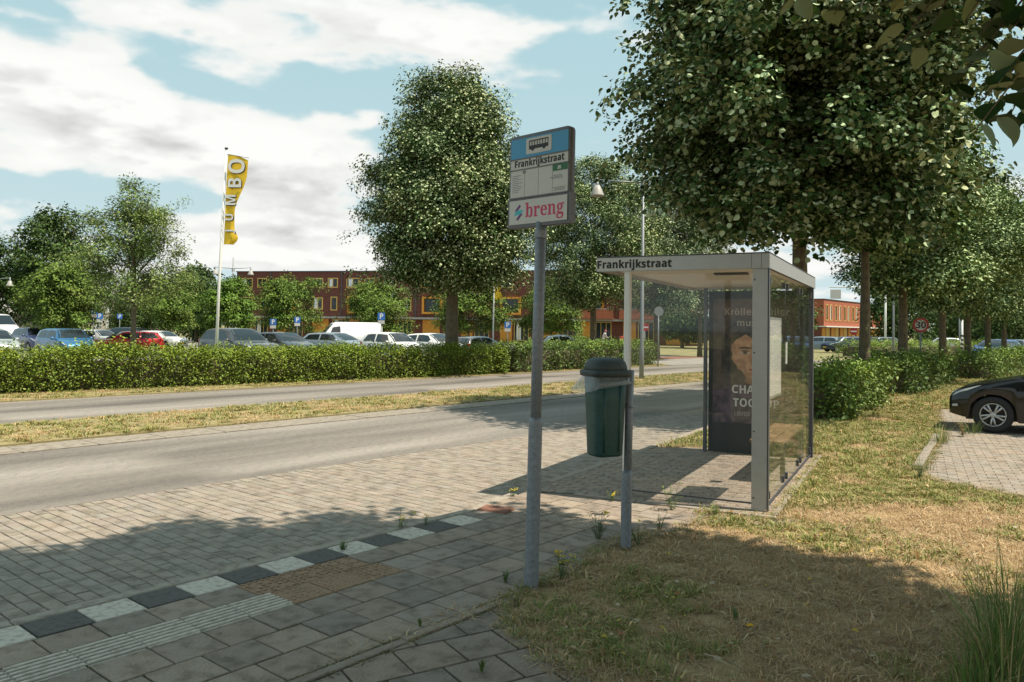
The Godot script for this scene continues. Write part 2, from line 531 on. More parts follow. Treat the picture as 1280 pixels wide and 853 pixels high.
# lays pieces in courses over a polygon: origin and heading of the courses, size along (a) and across (b) the heading
func lay(parent: Node3D, called: String, region: PackedVector2Array, at: Vector2, heading: float, a: float, b: float, joint: float, top: float, thick: float, mats: Array, shift: Callable, most: int, choose: Variant = null, chamfer := 0.004) -> void:
	var A := Vector2(sin(heading), cos(heading))
	var B := Vector2(-cos(heading), sin(heading))
	var lo := Vector2(1e9, 1e9)
	var hi := -lo
	for p in region:
		var q := Vector2((p - at).dot(A), (p - at).dot(B))
		lo = lo.min(q)
		hi = hi.max(q)
	var st := begin()
	slab(st, Vector3.ZERO, Vector3(b - joint, thick, a - joint), chamfer)
	var shared := mesh_of(st)
	var found := []
	for j in range(floori(lo.y / b), ceili(hi.y / b)):
		var off: float = shift.call(j)
		for i in range(floori(lo.x / a) - 1, ceili(hi.x / a) + 1):
			var mid := at + A * ((i + 0.5 + off) * a) + B * ((j + 0.5) * b)
			var c := PackedVector2Array()
			var inside := 0
			for k in [[-1, -1], [1, -1], [1, 1], [-1, 1]]:
				var p: Vector2 = mid + A * (k[0] * (a - joint) * 0.5) + B * (k[1] * (b - joint) * 0.5)
				c.append(p)
				inside += 1 if Geometry2D.is_point_in_polygon(p, region) else 0
			if inside == 4:
				found.append([mid.length() if in_frame(mid) else mid.length() + 1000.0, mid, i, j, null])
			else:
				for cut in Geometry2D.intersect_polygons(c, region):
					if cut.size() > 2:
						var area := 0.0
						for k in cut.size():
							area += cut[k].cross(cut[(k + 1) % cut.size()]) * 0.5
						if absf(area) > a * b * 0.04:
							found.append([mid.length() if in_frame(mid) else mid.length() + 1000.0, mid, i, j, cut])
	found.sort_custom(func(p, q): return p[0] < q[0])
	var rest := begin()
	var turn := Basis(Vector3.UP, -heading)
	var more := 0
	for n in found.size():
		var f: Array = found[n]
		var m: Material = mats[rng.randi() % mats.size()]
		if choose != null:
			var got: Variant = choose.call(f[2], f[3])
			if got:
				m = got
		var y: float = top + rr(-0.0022, 0.0022)
		if n < most:
			if f[4] == null:
				var o := put(called, shared, m, parent)
				o.transform = Transform3D(turn * Basis(Vector3(rr(-1, 1), 0, rr(-1, 1)).normalized(), rr(-0.006, 0.006)) * Basis(Vector3.UP, rr(-0.004, 0.004)), w3(f[1].x, y - thick * 0.5, f[1].y))
			else:
				var one := begin()
				poly(one, f[4], top - thick, y)
				put(called, one, m, parent)
		else:
			more += 1
			var col := (m as StandardMaterial3D).albedo_color.srgb_to_linear()
			rest.set_color(tone(col, 0.07, 0.03))
			if f[4] == null:
				slab(rest, w3(f[1].x, y - thick * 0.5, f[1].y), Vector3(b - joint, thick, a - joint), chamfer, turn)
			else:
				poly(rest, f[4], top - thick, y)
	if more:
		put("distant_" + called + "s", rest, M.brick_v, parent, "stuff")

func base_node(called: String) -> Node3D:
	var o := Node3D.new()
	o.name = numbered(called)
	o.set_meta("kind", "structure")
	add_child(o)
	return o

var kerb_line := [[-3.0, 5.04], [5.35, 5.04], [6.28, 5.22], [9.5, 5.74], [13.0, 6.36], [18.0, 7.26], [24.0, 8.2]]
var shelter_at := Vector2(2.43, 7.48)
var shelter_head := 0.4721

func sh(l: float, w: float) -> Vector2:              # shelter coordinates (along, towards the road) to (x, d)
	return shelter_at + Vector2(sin(shelter_head), cos(shelter_head)) * l + Vector2(-cos(shelter_head), sin(shelter_head)) * w

func build_ground() -> void:
	var st := begin()
	var pts := PackedVector2Array([Vector2(-1500, -300), Vector2(1500, -300), Vector2(1500, 2500), Vector2(-1500, 2500)])
	poly(st, pts, -0.5, -0.17)
	put("ground", st, M.ground, null, "structure")
	# the carriageway, turned with the road so that its wear runs along it
	st = begin()
	box(st, Vector3(-(8.27 + 12.0) * 0.5, -0.13, -60), Vector3(12.0 - 8.27, 0.1, 240))
	var road := put("road", st, M.asphalt, null, "structure")
	road.rotation.y = -deg_to_rad(40)
	st = begin()
	box(st, Vector3(-17.6, -0.125, -7.0), Vector3(4.4, 0.1, 88))
	var path := put("cycle_path", st, M.asphalt, null, "structure")
	path.rotation.y = -deg_to_rad(40)
	sheet("bay_bed", uvp([[-3, 5.0], [-3, 8.268], [24.5, 8.268], [18, 7.2], [13, 6.3], [9.5, 5.7], [6.28, 5.2], [5.35, 5.0]]), -0.16, -0.096, M.bed)
	sheet("median_strip", uvp([[-50, 12.75], [-50, 15.4], [34.5, 15.4], [35.5, 14.9], [35.8, 14.0], [35.5, 13.2], [34.5, 12.75]]), -0.16, -0.045, M.verge)
	sheet("far_median_strip", uvp([[50.5, 12.75], [49.5, 14], [50.5, 15.4], [150, 15.4], [150, 12.75]]), -0.16, -0.045, M.verge)
	sheet("hedge_verge", uvp([[-50, 19.78], [-50, 26], [36.6, 26], [37.2, 23], [37.0, 21.2], [36.0, 19.7], [12, 19.78]]), -0.16, -0.045, M.verge)
	sheet("car_park", uvp([[-90, 26.0], [-90, 95], [70, 95], [70, 44], [36.6, 44], [36.6, 26.0]]), -0.16, -0.10, M.lot)
	sheet("side_road", uvp([[36.9, 12.02], [36.9, 19], [37.6, 43.9], [50, 43.9], [50, 12.02]]), -0.16, -0.085, M.lot)
	sheet("red_crossing", uvp([[37.5, 24.2], [37.5, 26.6], [50, 26.6], [50, 24.2]]), -0.16, -0.079, M.red_brick)
	sheet("lawn", uvp([[-60, -150], [-60, 1.0], [1.0, 1.0], [1.0, 3.1], [3.9, 3.1], [3.9, 3.4], [7.3, 3.4], [7.3, 2.9], [10.25, 4.3], [10.2, 5.84], [13, 6.33], [18, 7.22], [24, 8.17], [150, 8.2], [150, -150]]), -0.16, -0.014, M.lawn)
	# concrete gutter slabs along the far side of the carriageway
	var gut := base_node("gutter")
	lay(gut, "slab", uvp([[-6, 12.03], [-6, 12.72], [60, 12.72], [60, 12.03]]), rd(0, 12.03), deg_to_rad(40), 1.0, 0.69, 0.012, -0.066, 0.08, [M.gutter], func(_j): return 0.0, 60)
	# brick bus bay
	var bay := base_node("bus_bay")
	lay(bay, "brick", uvp([[0.2, 5.1], [0.2, 8.262], [24.2, 8.262], [18, 7.33], [13, 6.43], [9.5, 5.81], [6.28, 5.29], [5.35, 5.1]]), rd(0, 5.1), deg_to_rad(130), 0.211, 0.108, 0.009, -0.08, 0.05, M.bricks, func(j): return 0.5 * (j & 1) + 0.06 * sin(j * 3.1), 300)
	# pavement of 30 cm tiles with black and white kerb tiles, a ribbed guide line and a worn studded square
	var pave := base_node("pavement")
	var main := [[-1.5, 3.262], [-1.5, 4.985], [5.36, 4.985], [6.25, 5.16], [6.42, 5.05], [7.0, 3.35], [6.2, 3.15], [5.5, 3.42], [4.6, 3.262]]
	var bed := begin()
	poly(bed, uvp(main), -0.1, -0.009)
	put("joint_sand", bed, M.bed, pave)
	var offs := [0.15, 0.5, 0.07, 0.62, 0.18, 0.42, 0.53, 0.3]
	var pick := func(i: int, j: int) -> Variant:     # j counts rows up from v 3.26
		if j == 5 and i < 17:
			return M.white_tile if i % 2 == 0 else M.black_tile
		if j == 3 and i < 9:
			return M.white_tile
		if (j == 3 or j == 4) and i >= 9 and i < 12:
			return M.tan_tile
		return null
	lay(pave, "tile", uvp(main), rd(0, 3.257), deg_to_rad(40), 0.30, 0.288, 0.011, 0.0, 0.05, M.tiles, func(j): return offs[(j + 1) % 8] if j != 3 else 0.62, 300, pick)
	# ribs on the guide tiles and studs on the worn square: one mesh a tile
	for i in range(3, 9):
		var s := begin()
		for k in 6:
			slab(s, Vector3((k - 2.5) * 0.045, 0.0045, 0), Vector3(0.022, 0.009, 0.288 if i < 9 else 0.14), 0.003)
		var o := put("rib_set", s, M.white_tile, pave)
		o.transform = Transform3D(Basis(Vector3.UP, -deg_to_rad(40)), rd3((i + 0.5 + 0.62) * 0.3, 3.257 + 3.5 * 0.288, 0.0015))
	for j in [3, 4]:
		for i in range(9, 12):
			var s := begin(false)
			for a in 6:
				for b in 6:
					if rng.randf() < 0.75:
						lathe(s, Vector3((a - 2.5) * 0.046 + rr(-0.003, 0.003), 0, (b - 2.5) * 0.046 + rr(-0.003, 0.003)), [[0.016, 0.0], [0.013, rr(0.002, 0.0045)], [0.001, rr(0.004, 0.006)]], 6)
			var o := put("stud_set", s, M.tan_tile, pave)
			o.transform = Transform3D(Basis(Vector3.UP, -deg_to_rad(40)), rd3((i + 0.5 + (0.62 if j == 3 else offs[5])) * 0.3, 3.257 + (j + 0.5) * 0.288, 0.001))
	# kerb stones
	var kerb := base_node("kerb")
	for k in kerb_line.size() - 1:
		var a := rd(kerb_line[k][0], kerb_line[k][1])
		var b := rd(kerb_line[k + 1][0], kerb_line[k + 1][1])
		var n := maxi(1, roundi(a.distance_to(b) / 0.9))
		var h := atan2(b.x - a.x, b.y - a.y)
		for i in n:
			var s := begin()
			slab(s, Vector3.ZERO, Vector3(0.10, 0.14, a.distance_to(b) / n - 0.006), 0.008)
			var c := a.lerp(b, (i + 0.5) / n)
			var o := put("kerb_stone", s, M.kerb, kerb)
			o.transform = Transform3D(Basis(Vector3.UP, -h), w3(c.x, -0.068 - (0.05 if k == 2 and i < 1 else 0.0) + rr(-0.003, 0.003), c.y))
	# a narrow concrete edging and the older tiles beyond it
	for i in 3:
		var s := begin()
		slab(s, Vector3.ZERO, Vector3(0.065, 0.1, 0.93), 0.006)
		var o := put("edging_stone", s, M.tiles[i], kerb)
		o.transform = Transform3D(Basis(Vector3.UP, -deg_to_rad(40) + rr(-0.02, 0.02)), rd3(1.55 + i * 0.94, 3.205 + 0.01 * i, -0.049))
	var old := base_node("old_pavement")
	var older := [[0.6, 1.2], [0.6, 3.16], [3.75, 3.16], [3.5, 2.9], [3.32, 2.5], [3.22, 2.15], [3.0, 1.5], [2.4, 1.0]]
	bed = begin()
	poly(bed, uvp(older), -0.1, -0.0085)
	put("joint_sand", bed, M.bed, old)
	lay(old, "tile", uvp(older), rd(2.95, 3.1), deg_to_rad(59), 0.302, 0.302, 0.014, -0.002, 0.05, [M.tiles[0], M.tiles[1], M.tiles[3], M.tiles[4]], func(j): return 0.5 * (j & 1), 80)
	# brick floor under the shelter
	var floor_p := PackedVector2Array([sh(-0.13, -0.055), sh(4.0, -0.055), sh(4.0, 1.2)])
	for p in [[10.15, 5.78], [9.5, 5.68], [6.45, 5.2]]:
		floor_p.append(rd(p[0], p[1]))
	floor_p.append(sh(-0.13, 1.95))
	var deck := base_node("shelter_floor")
	bed = begin()
	poly(bed, floor_p, -0.1, -0.0088)
	put("joint_sand", bed, M.bed, deck)
	lay(deck, "brick", floor_p, sh(0, 0), shelter_head + PI / 2, 0.212, 0.108, 0.007, 0.001, 0.05, [M.tiles[0], M.tiles[2], M.tiles[5], M.bricks[1]], func(j): return 0.5 * (j & 1), 300)
	bed = begin()
	var gap := PackedVector2Array([sh(-0.135, -0.3), sh(-0.135, 1.98), rd(6.5, 5.22), rd(6.2, 5.16), rd(6.0, 4.6), rd(6.6, 3.2), sh(-0.5, -0.1)])
	poly(bed, gap, -0.1, -0.0115)
	put("joint_sand", bed, M.tiles[1], deck)
	# pale edging strip in front of the shelter
	for i in 3:
		var s := begin()
		slab(s, Vector3.ZERO, Vector3(0.66, 0.1, 0.07), 0.005)
		var o := put("edging_stone", s, M.kerb, deck)
		var c := sh(-0.175, 0.22 + i * 0.67)
		o.transform = Transform3D(Basis(Vector3.UP, -shelter_head + rr(-0.01, 0.01)), w3(c.x, -0.043, c.y))
	for i in 5:
		var s := begin()
		slab(s, Vector3.ZERO, Vector3(0.05, 0.1, 0.8), 0.006)
		var o := put("edging_stone", s, M.gutter, deck)
		var c := sh(0.3 + i * 0.81, -0.085)
		o.transform = Transform3D(Basis(Vector3.UP, -shelter_head), w3(c.x, -0.04, c.y))
	# sunken red brick slab at the corner of the kerb
	var s2 := begin()
	slab(s2, Vector3.ZERO, Vector3(0.30, 0.06, 0.2), 0.012)
	var rb := put("brick", s2, M.red_brick, pave)
	rb.transform = Transform3D(Basis(Vector3.UP, -0.45) * Basis(Vector3.RIGHT, 0.03), w3(-0.13, -0.012, 7.42))
	# brick parking place on the right
	var park := base_node("parking_place")
	var pp := PackedVector2Array([Vector2(4.95, 9.25), Vector2(5.0, 9.7), Vector2(5.25, 10.05), Vector2(7.2, 13.2), Vector2(9.7, 18.0), Vector2(17, 14.2), Vector2(13, 4.5), Vector2(6.6, 6.4), Vector2(5.45, 8.3)])
	bed = begin()
	poly(bed, pp, -0.1, -0.010)
	put("joint_sand", bed, M.bed, park)
	lay(park, "brick", pp, Vector2(5, 9), shelter_head + PI / 2, 0.21, 0.106, 0.006, 0.0, 0.05, [M.bricks[0], M.bricks[1], M.bricks[4], M.tiles[2]], func(j): return 0.5 * (j & 1), 0)
	for k in [[2, 3, 8]]:
		var a: Vector2 = pp[k[0]]
		var b: Vector2 = pp[k[1]]
		var n: int = k[2] / 2
		for i in n:
			var s := begin()
			slab(s, Vector3.ZERO, Vector3(0.11, 0.16, a.distance_to(b) / n - 0.01), 0.01)
			var c := a.lerp(b, (i + 0.5) / n)
			var o := put("kerb_stone", s, M.gutter, park)
			o.transform = Transform3D(Basis(Vector3.UP, -atan2(b.x - a.x, b.y - a.y)) * Basis(Vector3.RIGHT, rr(-0.02, 0.02)), w3(c.x - 0.06, -0.055 + rr(-0.015, 0.015), c.y + 0.03))

# ------------------------------------------------------------------ street furniture
func build_shelter() -> void:
	var t := thing("bus_shelter", "grey aluminium and glass bus shelter with the street name on its roof edge", "bus shelter", w3(shelter_at.x, 0, shelter_at.y), -shelter_head)
	# local axes: -z runs along the shelter away from us, -x towards the road
	var s := begin()
	rounded(s, Vector3(-0.0725, 0, -0.03), 0.145, 0.06, 0.0, 2.31, 0.006, 0.002)
	put("corner_post", s, M.alu, t)
	s = begin()
	box(s, Vector3(0.006, 1.155, -0.03), Vector3(0.008, 2.31, 0.066))
	put("post_edge", s, M.alu_dark, t)
	s = begin()
	rounded(s, Vector3(-0.035, 0, -3.70), 0.09, 0.07, 0.0, 2.31, 0.006, 0.002)
	put("corner_post", s, M.alu_dark, t)
	s = begin()
	rounded(s, Vector3(-1.40, 0, -0.03), 0.065, 0.065, 0.0, 2.31, 0.012, 0.002)
	put("slim_post", s, M.white_pole, t)
	s = begin()
	rounded(s, Vector3(-1.40, 0, -3.45), 0.05, 0.05, 0.0, 2.31, 0.01, 0.002)
	put("slim_post", s, M.alu_dark, t)
	# roof: four fascias mitred round a ceiling and a top sheet
	var x0 := -1.73
	var x1 := 0.015
	var z0 := 0.02
	var z1 := -3.86
	for e in [[Vector3((x0 + x1) / 2, 2.38, z0 - 0.02), Vector3(x1 - x0, 0.145, 0.04)], [Vector3((x0 + x1) / 2, 2.38, z1 + 0.02), Vector3(x1 - x0, 0.145, 0.04)], [Vector3(x0 + 0.02, 2.38, (z0 + z1) / 2), Vector3(0.04, 0.145, z0 - z1 - 0.084)], [Vector3(x1 - 0.02, 2.38, (z0 + z1) / 2), Vector3(0.04, 0.145, z0 - z1 - 0.084)]]:
		s = begin()
		slab(s, e[0], e[1], 0.005)
		put("roof_edge", s, M.alu, t)
	s = begin()
	box(s, Vector3((x0 + x1) / 2, 2.437, (z0 + z1) / 2), Vector3(x1 - x0 - 0.082, 0.02, z0 - z1 - 0.082))
	put("roof_sheet", s, M.alu_dark, t)
	for k in 4:
		s = begin()
		var len := (z0 - z1 - 0.084) / 4
		box(s, Vector3((x0 + x1) / 2, 2.352, z0 - 0.042 - len * (k + 0.5)), Vector3(x1 - x0 - 0.086, 0.02, len - 0.006))
		put("ceiling_panel", s, M.ceiling, t)
	s = begin()
	box(s, Vector3((x0 + x1) / 2, 2.4565, z0 - 0.02), Vector3(x1 - x0 + 0.006, 0.008, 0.046))
	box(s, Vector3(x1 - 0.02, 2.4565, (z0 + z1) / 2), Vector3(0.046, 0.008, z0 - z1 - 0.09))
	put("roof_trim", s, M.alu_dark, t)
	for x in [-0.152, -0.06]:
		s = begin()
		box(s, Vector3(x, 2.38, z0 + 0.0004), Vector3(0.004, 0.142, 0.0012))
		put("seam", s, M.alu_dark, t)
	for y in [0.12, 0.75, 1.5, 2.2]:
		s = begin(false)
		lathe(s, Vector3(-0.125, y, 0.0), [[0.009, 0.0], [0.009, 0.003], [0.004, 0.005]], 8, Basis(Vector3.RIGHT, PI / 2))
		put("bolt", s, M.alu_dark, t)
	s = begin()
	rounded(s, Vector3(-0.55, 0, -1.0), 0.36, 0.16, 2.322, 2.3415, 0.03, 0.003)
	put("ceiling_lamp", s, M.alu_dark, t)
	lettering("lettering", "Frankrijkstraat", 0.108, M.print_black, t, Vector3(x0 + 0.40, 2.376, z0 + 0.0012), font_heavy, Basis.IDENTITY, 0.002)
	var white := begin()
	box(white, Vector3(x0 + 0.395, 2.38, z0 + 0.0002), Vector3(0.775, 0.128, 0.001))
	put("name_panel", white, M.sign_white, t)
	# panes: front end between slim and corner post, three along the back, clamped on feet
	s = begin()
	box(s, Vector3(-0.757, 1.17, -0.03), Vector3(1.215, 2.20, 0.008))
	put("glass_pane", s, M.glass, t)
	for k in 3:
		s = begin()
		box(s, Vector3(-0.02, 1.17, -0.08 - 1.195 * (k + 0.5)), Vector3(0.008, 2.20, 1.183))
		put("glass_pane", s, M.glass, t)
	s = begin()
	box(s, Vector3(-0.757, 0.062, -0.03), Vector3(1.22, 0.014, 0.02))
	put("pane_rail", s, M.alu_dark, t)
	for k in 3:
		for e in [0.12, 1.06]:
			for y in [0.12, 2.2]:
				s = begin()
				box(s, Vector3(-0.02, y, -0.08 - 1.195 * k - e), Vector3(0.035, 0.07, 0.035))
				put("pane_clamp", s, M.alu_dark, t)
	s = begin()
	box(s, Vector3(-0.02, 0.035, -1.87), Vector3(0.02, 0.012, 3.6))
	put("pane_rail", s, M.alu_dark, t)
	# timetable case and a small notice on the back panes
	s = begin()
	rounded(s, Vector3(-0.045, 0, -0.62), 0.026, 0.92, 1.03, 1.85, 0.004, 0.002)
	var tc := put("timetable_case", s, M.alu, t)
	s = begin()
	box(s, Vector3(-0.0595, 1.44, -0.62), Vector3(0.002, 0.76, 0.86))
	box(s, Vector3(-0.0305, 1.44, -0.62), Vector3(0.002, 0.76, 0.86))
	put("paper", s, M.sign_white, tc)
	s = begin()
	box(s, Vector3(-0.027, 1.47, -1.42), Vector3(0.003, 0.24, 0.12))
	put("notice", s, M.white, t)
	s = begin()
	for k in 3:
		box(s, Vector3(-0.255 - (k - 1) * 0.125, 0.455, -2.45), Vector3(0.115, 0.03, 1.9))
	var bench := put("bench_seat", s, M.wood, t)
	s = begin()
	for z in [-1.7, -3.2]:
		box(s, Vector3(-0.25, 0.42, z), Vector3(0.4, 0.04, 0.05))
		box(s, Vector3(-0.10, 0.20, z), Vector3(0.05, 0.40, 0.05))
	put("bench_bracket", s, M.alu_dark, bench)
	# advert case closing the far end
	var ad := thing("advert_case", "tall dark advert case with a portrait poster at the far end of the bus shelter", "advert case", w3(shelter_at.x, 0, shelter_at.y), -shelter_head)
	s = begin()
	rounded(s, Vector3(-0.735, 0, -3.60), 1.28, 0.16, 0.0, 2.27, 0.02, 0.004)
	put("case", s, mat(lin(0.018, 0.019, 0.021), 0.5), ad)
	s = begin(false)
	var c0 := Vector3(-1.31, 0.42, -3.5185)
	st_quad_uv(s, c0, Vector3(1.15, 0, 0), Vector3(0, 1.74, 0))
	put("poster", s, poster_mat(), ad)
	lettering("lettering", "Kröller-Müller\nmuseum", 0.13, mat(lin(0.36, 0.33, 0.30), 0.7), ad, Vector3(-0.715, 1.90, -3.517), font_bold, Basis.IDENTITY, 0.001)
	lettering("lettering", "CHARLEY\nTOOROP", 0.155, mat(lin(0.58, 0.57, 0.55), 0.7), ad, Vector3(-0.715, 0.80, -3.517), font_bold, Basis.IDENTITY, 0.001)
	lettering("lettering", "LIEFDE VOOR", 0.075, mat(lin(0.36, 0.34, 0.32), 0.7), ad, Vector3(-0.79, 0.555, -3.517), font_plain, Basis.IDENTITY, 0.001)

func st_quad_uv(s: SurfaceTool, o: Vector3, x: Vector3, y: Vector3) -> void:
	for k in [[0, 0], [0, 1], [1, 1], [0, 0], [1, 1], [1, 0]]:
		s.set_uv(Vector2(k[0], 1 - k[1]))
		s.add_vertex(o + x * k[0] + y * k[1])

# the poster's print: a plain, generic painted portrait in browns
func poster_mat() -> StandardMaterial3D:
	var wd := 240
	var ht := 364
	var n := FastNoiseLite.new()
	n.seed = 5
	n.frequency = 0.03
	n.fractal_octaves = 5
	var im := Image.create(wd, ht, false, Image.FORMAT_RGB8)
	for py in ht:
		for px in wd:
			var x := (px - wd * 0.5) / wd
			var y := float(py) / ht
			var g := n.get_noise_2d(px, py)
			var c := Color(0.045, 0.036, 0.03).lerp(Color(0.085, 0.06, 0.05), 0.5 + g)
			var e := g * 0.03
			var down := clampf((y - 0.44) / 0.2, 0.0, 1.0)
			var hair := Vector2(x / (0.40 + e), (y - 0.37) / (0.235 + e)).length()
			if hair < 1.0 or (absf(x) < 0.40 + e and absf(x) > 0.2 and y > 0.37 and y < 0.60 + e):
				c = Color(0.016, 0.012, 0.010).lerp(Color(0.05, 0.036, 0.026), clampf(0.4 + g * 1.6, 0, 1))
			if y > 0.665 + absf(x) * 0.16 + e:
				c = Color(0.085, 0.055, 0.078).lerp(Color(0.035, 0.025, 0.035), clampf(0.5 + g * 1.5, 0, 1))
			if absf(x - 0.01) < 0.12 + 0.5 * maxf(0.0, y - 0.64) and y > 0.56 and y < 0.70 - absf(x) * 0.3:
				c = Color(0.23, 0.125, 0.08).lerp(Color(0.16, 0.085, 0.055), clampf(0.5 + g * 1.5, 0, 1))
			var face := Vector2(x / ((0.275 + e) * (1.0 - 0.42 * down * down)), (y - 0.44) / (0.205 + e)).length()
			if face < 1.0 and y > 0.285 + 0.05 * absf(sin(x * 9.0 + 1.0)):
				c = Color(0.37, 0.215, 0.135).lerp(Color(0.24, 0.125, 0.08), clampf(0.5 + g * 1.7, 0.0, 1.0))
				for k in [-0.115, 0.115]:
					var q := Vector2((x - k) / 0.062, (y - 0.43) / 0.017)
					if q.length() < 1.0:
						c = Color(0.30, 0.25, 0.21)
					if Vector2((x - k) / 0.026, (y - 0.429) / 0.016).length() < 1.0 or (q.length() < 1.12 and y < 0.423):
						c = Color(0.045, 0.03, 0.025)
					if Vector2((x - k) / 0.085, (y - 0.393 - 0.4 * (x - k) * (x - k)) / 0.009).length() < 1.0:
						c = Color(0.055, 0.032, 0.024)
				if Vector2((x - 0.03 - (y - 0.47) * 0.25) / 0.012, (y - 0.47) / 0.045).length() < 1.0 or Vector2((x - 0.02) / 0.042, (y - 0.517) / 0.012).length() < 1.0:
					c = Color(0.19, 0.095, 0.062)
				if Vector2(x / 0.075, (y - 0.567) / 0.0125).length() < 1.0:
					c = Color(0.25, 0.085, 0.065) if absf(y - 0.567) > 0.0025 else Color(0.10, 0.035, 0.03)
			im.set_pixel(px, py, (c * 1.45).linear_to_srgb())
	var m := mat(Color.WHITE, 0.6)
	m.albedo_texture = ImageTexture.create_from_image(im)
	return m

func build_stop_sign() -> void:
	var t := thing("bus_stop_sign", "bus stop sign panel on a galvanised pole with bus symbol and timetable", "bus stop sign", w3(0.15, 0, 5.25), 0.0)
	var top := Vector3(0.038, 2.42, -0.05)
	var mid := top * (1.06 / 2.42)
	var s := begin(false)
	tube(s, [Vector3(0, -0.25, 0), Vector3.ZERO, mid * 0.9, mid, mid + Vector3(0, 0.03, 0), mid + Vector3(0, 0.05, 0)], [0.046, 0.046, 0.046, 0.046, 0.045, 0.038], 16)
	put("pole", s, M.zinc, t)
	s = begin(false)
	tube(s, [mid, top.lerp(mid, 0.5), top], [0.037, 0.037, 0.037], 16)
	put("upper_pole", s, M.zinc, t)
	s = begin()
	tube(s, [top * 0.955, top * 0.975], [0.043, 0.043], 16)
	put("collar", s, M.zinc, t)
	# panel, its face towards local +z
	var p := Node3D.new()
	p.name = "panel"
	t.add_child(p)
	p.transform = Transform3D(Basis(Vector3.UP, -deg_to_rad(45)) * Basis(Vector3.BACK, -0.008), Vector3(0.035, 2.71, -0.055))
	var turn := Basis(Vector3.RIGHT, PI / 2)      # rounded() stands on y: lay it on its back
	s = begin(false)
	frame_plate(s, 0.56, 0.64, 0.05, 0.035)
	put("frame", s, M.sign_frame, p)
	s = begin()
	box(s, Vector3(0, -0.215, 0.0), Vector3(0.575, 0.200, 0.052))
	put("lower_frame", s, M.sign_frame, p)
	s = begin(); box(s, Vector3(0, 0.228, 0.026), Vector3(0.525, 0.135, 0.004)); put("blue_plate", s, M.sign_blue, p)
	s = begin(); box(s, Vector3(0, 0.118, 0.026), Vector3(0.525, 0.066, 0.004)); put("name_plate", s, M.sign_white, p)
	s = begin(); box(s, Vector3(0, -0.015, 0.026), Vector3(0.525, 0.185, 0.004)); put("timetable_plate", s, M.sign_white, p)
	s = begin(); box(s, Vector3(0, -0.213, 0.031), Vector3(0.53, 0.165, 0.004)); put("brand_plate", s, M.sign_white, p)
	for y in [0.155, 0.081, -0.113]:
		s = begin(); box(s, Vector3(0, y, 0.028), Vector3(0.535, 0.007, 0.01)); put("bar", s, M.sign_frame, p)
	# bus symbol on a white field
	s = begin()
	var tb := Basis(Vector3.RIGHT, PI / 2)
	rounded(s, Vector3(0.0, 0.232, 0.0285), 0.235, 0.108, 0.0, 0.0025, 0.014, 0.0005, tb)
	var field := put("symbol_field", s, M.sign_white, p)
	s = begin()
	box(s, Vector3(0.0, 0.222, 0.032), Vector3(0.175, 0.024, 0.002))
	box(s, Vector3(0.0, 0.266, 0.032), Vector3(0.175, 0.007, 0.002))
	for k in 8:
		box(s, Vector3(-0.085 + k * 0.0243, 0.249, 0.032), Vector3(0.005, 0.032, 0.002))
	for x in [-0.055, 0.05]:
		lathe(s, Vector3(x, 0.212, 0.0305), [[0.014, 0.0], [0.014, 0.003]], 14, tb)
	put("bus_symbol", s, M.print_black, field)
	lettering("lettering", "Frankrijkstraat", 0.062, M.print_black, p, Vector3(0.0, 0.121, 0.0285), font_heavy, Basis.IDENTITY, 0.001)
	lettering("lettering", "19", 0.03, M.print_black, p, Vector3(-0.135, 0.06, 0.0285), font_bold, Basis.IDENTITY, 0.001)
	s = begin()
	for k in 10:
		var len := rr(0.05, 0.10)
		box(s, Vector3(-0.245 + len * 0.5, 0.042 - k * 0.0125, 0.0285), Vector3(len, 0.003, 0.001))
	for k in 3:
		box(s, Vector3(0.155 + rr(0, 0.02), 0.005 - k * 0.009, 0.0285), Vector3(rr(0.06, 0.11), 0.003, 0.001))
		box(s, Vector3(0.19, -0.075 - k * 0.009, 0.0285), Vector3(rr(0.09, 0.13), 0.003, 0.001))
	put("timetable_print", s, mat(lin(0.12, 0.13, 0.18), 0.6), p)
	for x in [-0.128, 0.0, 0.128]:
		s = begin(); box(s, Vector3(x, -0.015, 0.0285), Vector3(0.003, 0.185, 0.001)); put("divider", s, mat(lin(0.32, 0.31, 0.30), 0.6), p)
	s = begin(); box(s, Vector3(0.196, 0.056, 0.029), Vector3(0.128, 0.042, 0.002)); var gp := put("green_plate", s, M.sign_green, p)
	s = begin()
	box(s, Vector3(0.19, 0.061, 0.0305), Vector3(0.026, 0.012, 0.001))
	box(s, Vector3(0.19, 0.049, 0.0305), Vector3(0.034, 0.008, 0.001))
	put("green_plate_symbol", s, M.sign_white, gp)
	# company name and its slanted two-colour mark
	lettering("lettering", "breng", 0.13, M.pink, p, Vector3(0.062, -0.207, 0.0335), font_serif, Basis.IDENTITY, 0.001, HORIZONTAL_ALIGNMENT_CENTER, 0.92)
	var sl := Basis(Vector3.BACK, deg_to_rad(42))
	var mk := [[-0.182, -0.185, 0.06, M.purple], [-0.168, -0.207, 0.062, M.cyan], [-0.186, -0.222, 0.06, M.cyan], [-0.168, -0.243, 0.06, M.purple]]
	for k in mk:
		s = begin()
		box(s, Vector3(k[0], k[1], 0.0335), Vector3(k[2], 0.018, 0.001), sl if k[3] == M.purple else Basis(Vector3.BACK, 0.06))
		put("logo_stripe", s, k[3], p)

# plate with rounded corners in the xy plane, open nothing, thickness th
func frame_plate(s: SurfaceTool, wd: float, ht: float, th: float, r: float) -> void:
	rounded(s, Vector3(0, 0, -th * 0.5), wd, ht, 0.0, th, r, 0.004, Basis(Vector3.RIGHT, PI / 2), 5)

